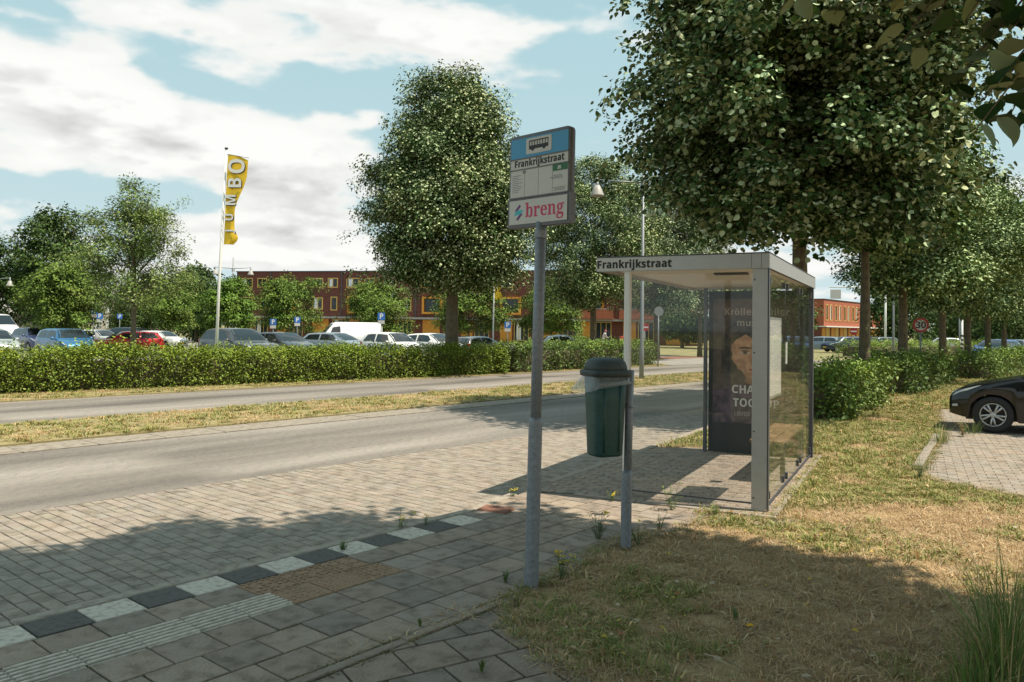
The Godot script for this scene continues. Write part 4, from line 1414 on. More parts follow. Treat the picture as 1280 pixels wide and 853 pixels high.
	var rest := [
		["far tree seen over the right hedge, left of the signal post", 44, 88, 8.8, 4.2], ["far tree behind the signal post", 54, 98, 8.2, 4.6], ["far tree behind the speed limit sign", 52, 84, 7.2, 3.6], ["far tree right of the speed limit sign", 62, 104, 8.6, 4.5],
		["far tree behind the banded post", 70, 112, 9.0, 5.0], ["far tree left of the blue car", 84, 140, 10, 6.0], ["far tree behind the blue car", 100, 160, 11, 6.5], ["far tree at the right edge above the hedge", 84, 124, 9.5, 5.5],
		["far tree seen through the shelter, beside the poster", 23.5, 82, 7.2, 3.2], ["far tree seen under the shelter roof beside the orange doors", 18.6, 86, 4.4, 2.2], ["far tree hidden behind the poster case", 30, 90, 8.0, 4.0],
	]
	for f in rest:
		tree("far_tree", f[0], f[1], f[2], f[3], 1.2, f[4], 0.2, far_spray, 300, M.leaf, Color(1.05, 1.05, 0.95), "far trees", {"sharp": 2.2, "y": -0.1, "lump": 0.4, "base": 0.7, "clump": 6})

# leafy twigs of the near tree that hang into the picture; every leaf a piece of its own
func hanging_twigs(t: Node3D) -> void:
	rng.seed = 77
	var shapes := []
	for k in 5:
		var st := begin(false)
		leaf(st, Vector3.ZERO, Vector3(0, -0.25, 1).normalized(), Vector3(rr(-0.15, 0.15), 1, rr(-0.1, 0.3)).normalized(), 0.115, 0.108, tone(Color(0.03, 0.066, 0.018), 0.15), tone(Color(0.24, 0.31, 0.17), 0.1), true, true)
		shapes.append(mesh_of(st))
	# tips as x, y, d
	var tips := [[1.62, 2.42, 2.75], [1.86, 2.52, 2.95], [1.95, 2.72, 3.1], [1.74, 2.66, 2.65], [1.42, 2.76, 2.9], [1.22, 2.92, 3.0], [1.05, 2.98, 3.1], [1.62, 2.86, 3.1], [1.9, 2.92, 3.2], [1.40, 2.95, 3.1], [2.05, 2.60, 3.05], [1.78, 2.80, 2.8], [1.7, 2.55, 2.85], [1.98, 2.62, 2.9], [1.84, 2.74, 3.3], [1.55, 2.78, 2.7]]
	var stem := begin(false)
	for tip in tips:
		var e := w3(tip[0], tip[1], tip[2]) - t.position
		var root := e + Vector3(rr(0.35, 0.6), rr(0.5, 0.75), rr(-0.1, 0.35))
		var m := e.lerp(root, 0.5) + Vector3(0, 0.08, 0)
		tube(stem, [root, m, e], [0.008, 0.005, 0.0025], 5)
		for k in 18:
			var f := k / 17.0
			var p := e.lerp(m, f * 2.0) if f < 0.5 else m.lerp(root, f * 2.0 - 1.0)
			var o := put("leaf", shapes[rng.randi() % 5], M.leaf, t)
			var b := Basis(Vector3.UP, rr(0, TAU)) * Basis(Vector3.RIGHT, rr(-0.2, 0.9)) * Basis(Vector3.BACK, rr(-0.5, 0.5) + (PI if rng.randf() < 0.5 else 0.0))
			o.transform = Transform3D(b * Basis.from_scale(Vector3.ONE * rr(0.7, 1.15)), p + Vector3(rr(-0.05, 0.05), rr(-0.03, 0.03), rr(-0.05, 0.05)))
	put("twig", stem, M.bark, t)
	var bough := begin(false)
	for e in [[2.15, 3.25, 3.0], [1.55, 3.5, 3.05], [2.35, 3.3, 3.2], [1.9, 3.45, 3.25]]:
		var q := w3(e[0], e[1], e[2]) - t.position
		tube(bough, [Vector3(-0.95, 3.5, -0.69), (q + Vector3(-0.95, 0, -0.69)) * 0.5 + Vector3(0, 2.05, 0), q + Vector3(0.1, 0.02, 0)], [0.05, 0.03, 0.01], 6)
	put("bough", bough, M.bark, t)

func build_hedges() -> void:
	var line := []
	for p in [[-14, 23.0], [0, 22.55], [6.75, 22.3], [13.2, 21.5], [19, 20.8], [23.4, 20.4]]:
		line.append(rd(p[0], p[1]))
	hedge("hedge", "long clipped hedge along the far side of the road before the parked cars", line, 1.0, 0.98, hedge_spray, 62.0, Color(1.4, 1.38, 0.95), "hedges", -0.05)
	line = []
	for p in [[24.3, 20.5], [30, 20.6], [35.6, 20.8]]:
		line.append(rd(p[0], p[1]))
	hedge("hedge", "shorter dark hedge across the road behind the litter bin", line, 1.1, 1.08, bush_spray, 30.0, Color(1.0, 1.0, 1.0), "hedges", -0.05, 0.14)
	line = []
	for p in [[2.6, 58.0], [5.6, 56.0]]:
		line.append(Vector2(p[0], p[1]))
	hedge("hedge", "small dark clipped hedge in front of the orange doors beyond the parking sign", line, 1.2, 1.15, bush_spray, 20.0, Color(1.0, 1.0, 1.0), "hedges", -0.1)
	hedge("hedge", "bright green bushy hedge right behind the shelter on the right", [Vector2(5.9, 15.7), Vector2(8.2, 19.2), Vector2(9.0, 20.4)], 1.3, 0.84, bush_spray, 42.0, Color(1.15, 1.15, 1.0), "hedges", -0.02, 0.2)
	hedge("hedge", "broad round bush in the right hedge row below the speed limit sign", [Vector2(10.6, 22.6), Vector2(12.6, 25.0)], 1.8, 0.92, bush_spray, 36.0, Color(0.85, 0.9, 0.9), "hedges", -0.02, 0.22)
	hedge("hedge", "smaller bush in the right hedge row next to the broad round one", [Vector2(13.9, 26.7), Vector2(15.6, 29.0)], 1.4, 0.86, bush_spray, 30.0, Color(0.95, 1.0, 0.9), "hedges", -0.02, 0.22)
	hedge("hedge", "long hedge at the far right behind the black car's bonnet", [Vector2(17.6, 30.4), Vector2(22, 35.4), Vector2(30, 45.2)], 1.5, 0.84, bush_spray, 26.0, Color(1.0, 1.05, 0.9), "hedges", -0.02, 0.18)
	hedge("hedge", "low overgrown green bank beyond the right row of limes", [Vector2(26, 60), Vector2(36, 68), Vector2(56, 78)], 3.2, 1.0, bush_spray, 9.0, Color(1.25, 1.2, 0.8), "hedges", -0.1, 0.3)

# ------------------------------------------------------------------ grass and small plants
func grass_on(called: String, label: String, tufts: Array, spots: Array, tints: Array) -> void:
	var sets := []
	var cols := []
	for k in tufts.size():
		sets.append([])
		cols.append([])
	for i in spots.size():
		sets[i % tufts.size()].append(spots[i])
		cols[i % tufts.size()].append(tints[i])
	var t := thing(called, label, "grass")
	t.set_meta("kind", "stuff")
	for k in tufts.size():
		scatter("blades", tufts[k], M.blade, sets[k], cols[k], t, "stuff")

func build_grass() -> void:
	var straw := Color(0.48, 0.335, 0.175)
	var brown := Color(0.30, 0.195, 0.095)
	var olive := Color(0.24, 0.235, 0.07)
	var green := Color(0.125, 0.20, 0.034)
	var dry := []
	var lush := []
	for k in 3:
		dry.append(tuft(16, 0.055, 0.05, [straw, straw, brown, Color(0.52, 0.41, 0.25)], 1.3, 0.0032, 300 + k))
		lush.append(tuft(16, 0.06, 0.045, [olive, olive, green, green, straw], 0.8, 0.0056, 320 + k))
	var out_polys := [uvp([[-1.5, 3.3], [-1.5, 5.1], [5.36, 5.1], [6.3, 5.2], [6.42, 5.05], [7.0, 3.42], [6.2, 3.25], [5.5, 3.5], [4.6, 3.33]]), uvp([[0.6, 1.2], [0.6, 3.2], [3.7, 3.2], [3.45, 2.9], [3.27, 2.5], [3.17, 2.15], [2.95, 1.5], [2.4, 1.0]]),
		PackedVector2Array([sh(-0.2, -0.08), sh(4.0, -0.08), sh(4.0, 1.3), rd(10.15, 5.85), rd(6.4, 5.3), sh(-0.2, 2.0)]), PackedVector2Array([Vector2(4.9, 9.2), Vector2(5.2, 10.1), Vector2(7.15, 13.25), Vector2(9.65, 18.1), Vector2(17, 14.2), Vector2(13, 4.5), Vector2(6.6, 6.4), Vector2(5.4, 8.3)])]
	var lawn := uvp([[-3, -20], [-3, 3.45], [7.3, 3.45], [7.3, 2.9], [10.3, 4.3], [10.2, 5.76], [13, 6.26], [18, 7.16], [24, 8.1], [90, 8.1], [90, -70]])
	var edge: Array[Vector2] = []
	var n := FastNoiseLite.new()
	n.seed = 31
	n.frequency = 0.55
	n.fractal_octaves = 4
	rng.seed = 500
	var a := [[], []]
	var ac := [[], []]
	for band in [[2.6, 6.0, 620.0, 0.95], [6.0, 10.0, 620.0, 1.0], [10.0, 18.0, 330.0, 1.25], [18.0, 32.0, 80.0, 1.8], [32.0, 70.0, 10.0, 2.6]]:
		var count := int((band[1] * band[1] - band[0] * band[0]) * 0.5 * 0.95 * band[2])
		for i in count:
			var d := sqrt(lerpf(band[0] * band[0], band[1] * band[1], rng.randf()))
			var p := Vector2(rr(-0.22, 0.73) * d, d)
			if not Geometry2D.is_point_in_polygon(p, lawn):
				continue
			var skip := false
			for o in out_polys:
				if Geometry2D.is_point_in_polygon(p, o):
					skip = true
					break
			if skip:
				continue
			var g := n.get_noise_2dv(p) + 0.9 * exp(-p.distance_squared_to(Vector2(2.35, 6.95)) * 5.0) + 0.80 * smoothstep(6.6, 8.6, d) - 0.26 + 0.22 * exp(-p.distance_squared_to(Vector2(1.2, 4.3)) * 1.2)
			var bare := n.get_noise_2d(p.x * 2.3 + 40.0, p.y * 2.3)
			if bare > 0.28 and rng.randf() < 0.6:
				continue
			var k := 1 if g + rr(-0.22, 0.22) > 0.16 else 0
			var s: float = band[3] * (rr(0.6, 1.2) if rng.randf() < 0.9 else rr(1.3, 2.1))
			a[k].append(Transform3D(Basis(Vector3.UP, rr(0, TAU)) * Basis.from_scale(Vector3(s, s * rr(0.6, 1.2), s)), w3(p.x, -0.016, d)))
			var tn := 1.08 + rr(-0.2, 0.2)
			ac[k].append(Color(tn, tn * (1.0 + rr(-0.05, 0.05)), tn))
	for e in [[3.2, 2.15], [3.3, 2.5], [3.48, 2.9], [3.8, 3.2], [4.6, 3.3], [5.5, 3.46], [6.2, 3.2], [6.9, 3.35], [7.15, 3.0]]:
		edge.append(rd(e[0], e[1]))
	edge.append_array([sh(-0.2, -0.1), sh(4.0, -0.11)])
	edge.append_array([Vector2(6.6, 6.4), Vector2(5.45, 8.3), Vector2(4.95, 9.25), Vector2(5.0, 9.7), Vector2(5.25, 10.05), Vector2(7.2, 13.2), Vector2(9.7, 18.0)])
	for k in edge.size() - 1:
		if k == 10:
			continue
		for i in int(edge[k].distance_to(edge[k + 1]) * 90.0):
			var p: Vector2 = edge[k].lerp(edge[k + 1], rng.randf()) + Vector2(rng.randfn(), rng.randfn()) * 0.045
			var s := rr(0.5, 1.2)
			var w := 1 if rng.randf() < 0.45 else 0
			a[w].append(Transform3D(Basis(Vector3.UP, rr(0, TAU)) * Basis.from_scale(Vector3(s, s * rr(0.6, 1.3), s)), w3(p.x, -0.008, p.y)))
			ac[w].append(tone(Color(1, 1, 1), 0.2, 0.06))
	grass_on("dry_grass", "short straw-coloured dry grass of the lawn on the right", dry, a[0], ac[0])
	grass_on("green_grass", "greener patches of short grass in the lawn on the right", lush, a[1], ac[1])
	# strips across the road
	a = [[], []]
	ac = [[], []]
	for strip in [[12.78, 15.38, -4.0, 35.4, 42.0, -0.047], [19.82, 22.0, -2.0, 36.4, 30.0, -0.047], [12.8, 15.3, 50.5, 110.0, 6.0, -0.047], [21.8, 24.5, 36.0, 37.0, 30.0, -0.047]]:
		for i in int((strip[1] - strip[0]) * (strip[3] - strip[2]) * strip[4]):
			var u := rr(strip[2], strip[3])
			var v := rr(strip[0], strip[1])
			var p := rd(u, v)
			var g := n.get_noise_2d(p.x * 0.8 + 9.0, p.y * 0.8) + rr(-0.25, 0.25)
			var s := rr(1.0, 1.9)
			a[1 if g > -0.16 else 0].append(Transform3D(Basis(Vector3.UP, rr(0, TAU)) * Basis.from_scale(Vector3(s * 1.4, s, s * 1.4)), w3(p.x, strip[5], p.y)))
			ac[1 if g > -0.16 else 0].append(tone(Color(1.05, 1.0, 0.9), 0.2, 0.05))
	grass_on("roadside_dry_grass", "dry yellowish grass of the strips between road, cycle path and hedge", dry, a[0], ac[0])
	grass_on("roadside_green_grass", "greener tufts of the strips between road, cycle path and hedge", lush, a[1], ac[1])
	# moss and tufts in the joints of the pavement
	var moss := [tuft(26, 0.02, 0.035, [Color(0.10, 0.115, 0.03), Color(0.14, 0.13, 0.045)], 1.2, 0.004, 350)]
	a = [[]]
	ac = [[]]
	for i in 900:
		var u := rr(1.2, 6.3)
		var row := rng.randi() % 7
		var v := 3.257 + row * 0.288
		if row == 0 or rng.randf() < 0.45:
			a[0].append(Transform3D(Basis(Vector3.UP, rr(0, TAU)) * Basis.from_scale(Vector3(rr(0.5, 1.5), rr(0.3, 0.9), rr(0.4, 0.8))).rotated(Vector3.UP, -0.698), rd3(u, v + rr(-0.01, 0.01), -0.006)))
			ac[0].append(tone(Color(1, 1, 1), 0.3, 0.1))
	for i in 90:
		var u := rr(1.4, 3.9)
		a[0].append(Transform3D(Basis(Vector3.UP, rr(0, TAU)) * Basis.from_scale(Vector3.ONE * rr(0.4, 1.1)), rd3(u, 3.25 if i % 2 else 3.16, -0.006)))
		ac[0].append(tone(Color(1, 1, 1), 0.3, 0.1))
	grass_on("joint_moss", "moss and tiny weeds growing in the joints of the pavement tiles", moss, a[0], ac[0])

func weed(label: String, x: float, d: float, h: float, n: int, col: Color, flower: int, y := 0.0, group := "pavement weeds") -> void:
	rng.seed = hash(label)
	var t := thing("weed", label, "weed", w3(x, y, d), 0.0, group)
	var stems := begin()
	var lv := begin()
	var fl := begin()
	for k in n:
		var a := rr(0, TAU)
		var out := Vector3(cos(a), 0, sin(a)) * rr(0.02, 0.5) * h
		var top := out + Vector3(0, h * rr(0.5, 1.0), 0)
		tube(stems, [out * 0.12 + Vector3(0, -0.015, 0), out * 0.5 + Vector3(0, top.y * 0.55, 0), top], [0.0022, 0.0018, 0.001], 4, false)
		for j in 7:
			var f := rr(0.1, 0.95)
			var p := (out * 0.12).lerp(top, f)
			var b := rr(0, TAU)
			lv.set_color(col)
			leaf(lv, p, Vector3(cos(b), rr(0.0, 0.6), sin(b)).normalized(), Vector3(rr(-0.3, 0.3), 1, rr(-0.3, 0.3)).normalized(), h * rr(0.10, 0.2), h * 0.05, tone(col, 0.25), tone(col, 0.2))
		if k < flower:
			for j in 5:
				var c := top + Vector3(rr(-0.02, 0.02), rr(-0.01, 0.012), rr(-0.02, 0.02))
				lathe(fl, c, [[0.004, -0.004], [0.0095, 0.0], [0.002, 0.003]], 6)
	put("stem", stems, mat(lin(col.r, col.g, col.b), 0.7), t)
	put("foliage", lv, M.blade, t)
	if flower:
		put("flower", fl, mat(lin(0.62, 0.46, 0.02), 0.7), t)

func tall_grass(label: String, x: float, d: float, h: float, n: int, sd: int) -> void:
	rng.seed = sd
	var t := thing("tall_grass", label, "grass clump", w3(x, -0.015, d), 0.0, "tall grass clumps")
	var cols := [Color(0.10, 0.20, 0.04), Color(0.14, 0.23, 0.05), Color(0.13, 0.20, 0.045), Color(0.48, 0.37, 0.19), Color(0.20, 0.23, 0.07)]
	var st := begin()
	var seeds := begin()
	for k in n:
		var a := rr(0, TAU)
		var b := Vector3(cos(a), 0, sin(a)) * 0.16 * sqrt(rng.randf())
		var out := Vector3(cos(a + rr(-0.7, 0.7)), 0, sin(a + rr(-0.7, 0.7)))
		var ln := h * rr(0.5, 1.1)
		var l := rr(0.12, 0.75)
		var wd := rr(0.0022, 0.005)
		var col: Color = tone(cols[rng.randi() % 5], 0.2)
		var last := b
		var side := out.cross(Vector3.UP).rotated(Vector3.UP, rr(-0.6, 0.6))
		for j in 4:
			var f0 := j / 4.0
			var f1 := (j + 1) / 4.0
			var nx := b + out * ln * l * f1 * f1 + Vector3(0, ln * f1 * (1.0 - 0.38 * l * f1), 0)
			st.set_color(col)
			var w0 := wd * (1.0 - f0 * 0.8)
			var w1 := wd * (1.0 - f1 * 0.95)
			quad(st, last - side * w0, nx - side * w1, nx + side * w1, last + side * w0)
			last = nx
		if rng.randf() < 0.10:
			seeds.set_color(Color(0.40, 0.31, 0.17))
			for j in 7:
				var c := last + Vector3(rr(-0.006, 0.006), -j * 0.012, rr(-0.006, 0.006))
				leaf(seeds, c, Vector3(rr(-0.5, 0.5), 1, rr(-0.5, 0.5)).normalized(), Vector3(1, 0, 0.2), 0.018, 0.005, Color(0.42, 0.33, 0.19), Color(0.38, 0.3, 0.17))
	put("blade", st, M.blade, t)
	put("seed_head", seeds, M.blade, t)

func litter_leaf(label: String, x: float, d: float, c: Color, size: float) -> void:
	rng.seed = hash(label)
	var st := begin()
	leaf(st, Vector3(-size * 0.5, 0, 0), Vector3(1, 0.15, rr(-0.2, 0.2)).normalized(), Vector3(rr(-0.4, 0.4), 1, rr(-0.4, 0.4)).normalized(), size, size * 0.8, c, tone(c, 0.1), true)
	var o := put("fallen_leaf", st, M.leaf)
	o.transform = Transform3D(Basis(Vector3.UP, rr(0, TAU)) * Basis(Vector3.RIGHT, rr(-0.3, 0.3)), w3(x, 0.032, d))
	tag(o, label, "leaf", "fallen leaves on the lawn")

func build_small() -> void:
	var g := Color(0.10, 0.16, 0.045)
	weed("tuft of weeds growing from the kerb by the worn square", -1.27, 6.05, 0.09, 26, Color(0.10, 0.17, 0.035), 0, -0.02)
	weed("thin tall weed at the kerb edge with small pale flowers", -0.93, 6.75, 0.24, 5, g, 3, -0.05)
	weed("small weed at the kerb right of the tall thin one", -0.72, 6.85, 0.14, 5, g, 1, -0.05)
	weed("yellow-flowered weed at the foot of the sign pole", 0.36, 5.42, 0.20, 9, Color(0.085, 0.13, 0.04), 7)
	weed("small green weed left of the sign pole", -0.02, 5.32, 0.09, 16, g, 0)
	weed("bushy grey-green weed left of the bin post", 0.72, 6.45, 0.24, 14, Color(0.10, 0.13, 0.055), 3)
	weed("low weed right behind the bin post", 1.03, 6.35, 0.17, 9, g, 1)
	weed("weed between bin post and shelter", 1.28, 6.75, 0.16, 9, g, 0)
	weed("weed at the foot of the slim shelter post", 1.02, 7.86, 0.12, 10, Color(0.13, 0.18, 0.05), 2)
	weed("straggling weed in front of the shelter glass", 1.55, 7.55, 0.30, 7, Color(0.13, 0.18, 0.05), 0)
	weed("small weed before the shelter's corner post", 1.9, 7.3, 0.16, 9, Color(0.14, 0.19, 0.05), 0)
	weed("weed at the kerb corner behind the sign pole", 0.02, 8.05, 0.13, 8, Color(0.13, 0.18, 0.05), 2, -0.02)
	weed("green tuft between the old tiles in the foreground", -0.50, 4.52, 0.05, 22, Color(0.11, 0.15, 0.035), 0)
	weed("green tuft at the front edge of the old tiles", -0.13, 3.95, 0.06, 22, Color(0.11, 0.15, 0.035), 0)
	weed("dandelion-like rosette in the lawn near the twig", 1.35, 4.72, 0.07, 12, Color(0.09, 0.15, 0.04), 0)
	weed("thistle-like weed on the parking kerb", 4.85, 9.35, 0.18, 10, Color(0.09, 0.13, 0.05), 0)
	weed("reddish weed by the car's front bumper", 7.55, 13.2, 0.30, 14, Color(0.24, 0.19, 0.08), 0)
	tall_grass("tall green and straw grass clump in the bottom right corner", 2.42, 3.88, 0.62, 230, 601)
	tall_grass("tall grass clump at the right edge above the corner clump", 2.62, 4.12, 0.66, 180, 602)
	tall_grass("shorter grass clump left of the corner clump", 2.22, 3.78, 0.36, 90, 603)
	tall_grass("single stand of high stems at the right edge", 2.80, 4.40, 0.80, 50, 604)
	tall_grass("dry grass tuft at the end of the parking kerb", 6.75, 12.4, 0.42, 70, 605)
	tall_grass("dry yellow grass tuft at the parking kerb's near end", 5.15, 9.9, 0.30, 60, 606)
	tall_grass("dry grass tuft under the car's bumper", 7.9, 13.6, 0.34, 60, 607)
	litter_leaf("yellow fallen leaf in the lawn, the brightest one", 1.37, 4.50, Color(0.62, 0.34, 0.02), 0.05)
	litter_leaf("pale curled leaf below the yellow one", 1.85, 4.18, Color(0.40, 0.33, 0.23), 0.06)
	litter_leaf("whitish leaf right of the twig", 1.07, 4.05, Color(0.40, 0.33, 0.23), 0.053)
	litter_leaf("small white leaf close to the bin post in the grass", 0.98, 4.98, Color(0.40, 0.33, 0.23), 0.045)
	litter_leaf("grey fallen leaf left of the twig", 0.72, 4.55, Color(0.42, 0.42, 0.40), 0.06)
	litter_leaf("pale leaf lying in the middle of the shaded lawn", 2.05, 4.42, Color(0.40, 0.33, 0.23), 0.053)
	litter_leaf("brown leaf beside the shaded weeds", 0.62, 4.36, Color(0.32, 0.16, 0.06), 0.06)
	litter_leaf("white leaf near the upper edge of the shade", 1.35, 5.25, Color(0.40, 0.33, 0.23), 0.045)
	litter_leaf("cream leaf between the corner clump and the twig", 1.45, 3.85, Color(0.40, 0.33, 0.23), 0.053)
	rng.seed = 88
	var bit := begin()
	leaf(bit, Vector3(-0.012, 0, 0), Vector3(1, 0.1, 0.1).normalized(), Vector3(0.2, 1, 0.1).normalized(), 0.026, 0.02, Color(1, 1, 1), Color(1, 1, 1), true)
	var where := []
	var hue := []
	for i in 420:
		var d := rr(3.4, 7.5)
		var x := rr(-0.05, 0.66) * d
		if x < 0.3 + maxf(0.0, d - 4.6) * 0.55:
			continue
		where.append(Transform3D(Basis(Vector3.UP, rr(0, TAU)) * Basis(Vector3.RIGHT, rr(-0.5, 0.5)) * Basis.from_scale(Vector3.ONE * rr(0.5, 1.6)), w3(x, rr(0.012, 0.035), d)))
		hue.append([Color(0.40, 0.30, 0.17), Color(0.28, 0.15, 0.06), Color(0.46, 0.40, 0.28), Color(0.2, 0.12, 0.06), Color(0.5, 0.36, 0.08)][rng.randi() % 5])
	var bits := thing("leaf_litter", "scattered bits of dry leaves and flower bracts on the lawn", "leaf litter")
	bits.set_meta("kind", "stuff")
	scatter("bits", mesh_of(bit), M.leaf, where, hue, bits, "stuff")
	var st := begin(false)
	tube(st, [Vector3(0, 0.02, 0), Vector3(0.03, 0.035, 0.07), Vector3(0.06, 0.03, 0.12), Vector3(0.13, 0.02, 0.19)], [0.003, 0.003, 0.0025, 0.0015], 5)
	var tw := put("fallen_twig", st, mat(lin(0.42, 0.34, 0.24), 0.9))
	tw.position = w3(1.02, 0.01, 4.12)
	tag(tw, "bent pale twig lying on the lawn", "twig")

# ------------------------------------------------------------------ vehicles
func along(table: Array, s: float) -> float:         # smooth interpolation through [s, y] pairs
	for k in table.size() - 1:
		if s <= table[k + 1][0]:
			var t: float = clampf((s - table[k][0]) / maxf(table[k + 1][0] - table[k][0], 1e-4), 0, 1)
			return lerpf(table[k][1], table[k + 1][1], t)
	return table[table.size() - 1][1]

# half cross-section at s metres behind the nose, from sill to roof centre
func section(p: Dictionary, s: float) -> Array:
	var yt := along(p.top, s)
	var w: float = p.W * 0.5
	var f := clampf(1.0 - s / 0.75, 0, 1)
	var r := clampf(1.0 - (p.L - s) / 0.6, 0, 1)
	w *= 1.0 - 0.24 * pow(f, 2.3) - 0.14 * pow(r, 2.2)
	var belt := minf(lerpf(p.belt, p.belt + 0.08, s / p.L), yt - 0.035)
	var yb: float = p.clear + 0.10 * f * f + 0.08 * r * r
	for sw in [p.wf, p.wr]:
		var ra: float = p.R + 0.055
		if absf(s - sw) < ra:
			yb = maxf(yb, p.R - 0.02 + sqrt(ra * ra - (s - sw) * (s - sw)))
	var x: float = p.L * 0.5 - s
	var cab := clampf((yt - belt) / maxf(p.H - p.belt - 0.08, 0.1), 0, 1)
	var wr := lerpf(w * 0.95, p.W * 0.5 * 0.74, cab)
	var lip := lerpf(0.02, 0.06, cab)
	return [Vector3(x, yb, w * 0.955), Vector3(x, maxf(yb + 0.015, lerpf(yb, belt, 0.28)), w * 1.0), Vector3(x, maxf(yb + 0.03, lerpf(yb, belt, 0.62)), w * 0.995), Vector3(x, maxf(yb + 0.045, belt - 0.045), w * 0.985), Vector3(x, maxf(yb + 0.05, belt), w * 0.955),
		Vector3(x, yt - lip, wr), Vector3(x, yt - lip * 0.22, wr * 0.86), Vector3(x, yt, 0)]

func skin(p: Dictionary, s: float, j: float, side: float, off: float) -> Vector3:
	var c := section(p, s)
	var k := mini(int(j), 6)
	var q: Vector3 = (c[k] as Vector3).lerp(c[k + 1], j - k)
	var n := Vector3(0, q.y - 0.62, q.z).normalized()
	if s < 0.5:
		n = (n + Vector3(0.6 * (1 - s * 2), 0, 0)).normalized()
	q += n * off
	q.z *= side
	return q

func patch(p: Dictionary, s0: float, s1: float, ja: float, jb: float, side: float, off := 0.006, ns := 8, nj := 3, slant0 := 0.0, slant1 := 0.0) -> SurfaceTool:
	var st := begin(false)
	for i in ns:
		for k in nj:
			var q := []
			for e in [[0, 0], [1, 0], [1, 1], [0, 1]]:
				var v := float(k + e[1]) / nj
				var s := lerpf(s0 + slant0 * v, s1 + slant1 * v, float(i + e[0]) / ns)
				q.append(skin(p, s, lerpf(ja, jb, v), side, off))
			if side < 0:
				q.reverse()
			quad(st, q[0], q[1], q[2], q[3])
	return st

func wheel(t: Node3D, at: Vector3, r: float, fancy: bool) -> void:
	var side := signf(at.z)
	var bs := Basis(Vector3.RIGHT, PI / 2 * side)
	var st := begin(false)
	lathe(st, at, [[r * 0.64, -0.10], [r * 0.9, -0.105], [r, -0.07], [r, 0.07], [r * 0.92, 0.10], [r * 0.66, 0.10], [r * 0.64, 0.06], [r * 0.64, -0.1]], 32, bs, false)
	var w := put("tyre", st, M.rubber, t)
	st = begin(false)
	lathe(st, at, [[r * 0.645, 0.02], [r * 0.645, 0.095], [r * 0.60, 0.098], [r * 0.58, 0.05]], 32, bs, false)
	var spokes := 10 if fancy else 6
	for k in spokes:
		var a := TAU * k / spokes + (0.12 if k % 2 else -0.12) * (1.0 if fancy else 0.0)
		var dirv := bs * Vector3(cos(a), 0, sin(a))
		var d2 := bs * Vector3(cos(a + (0.16 if k % 2 else -0.05)), 0, sin(a + (0.16 if k % 2 else -0.05)))
		var ax := bs * Vector3.UP
		tube(st, [at + d2 * r * 0.1 + ax * 0.075, at + dirv * r * 0.35 + ax * 0.085, at + dirv * r * 0.61 + ax * 0.085], [0.020, 0.017, 0.022], 5)
	lathe(st, at, [[r * 0.16, 0.05], [r * 0.15, 0.092], [0.005, 0.095]], 14, bs, false)
	put("rim", st, M.rim, w)
	st = begin(false)
	lathe(st, at, [[r * 0.62, 0.0], [0.01, 0.0]], 24, bs, false)
	put("brake_disc", st, M.black, w)

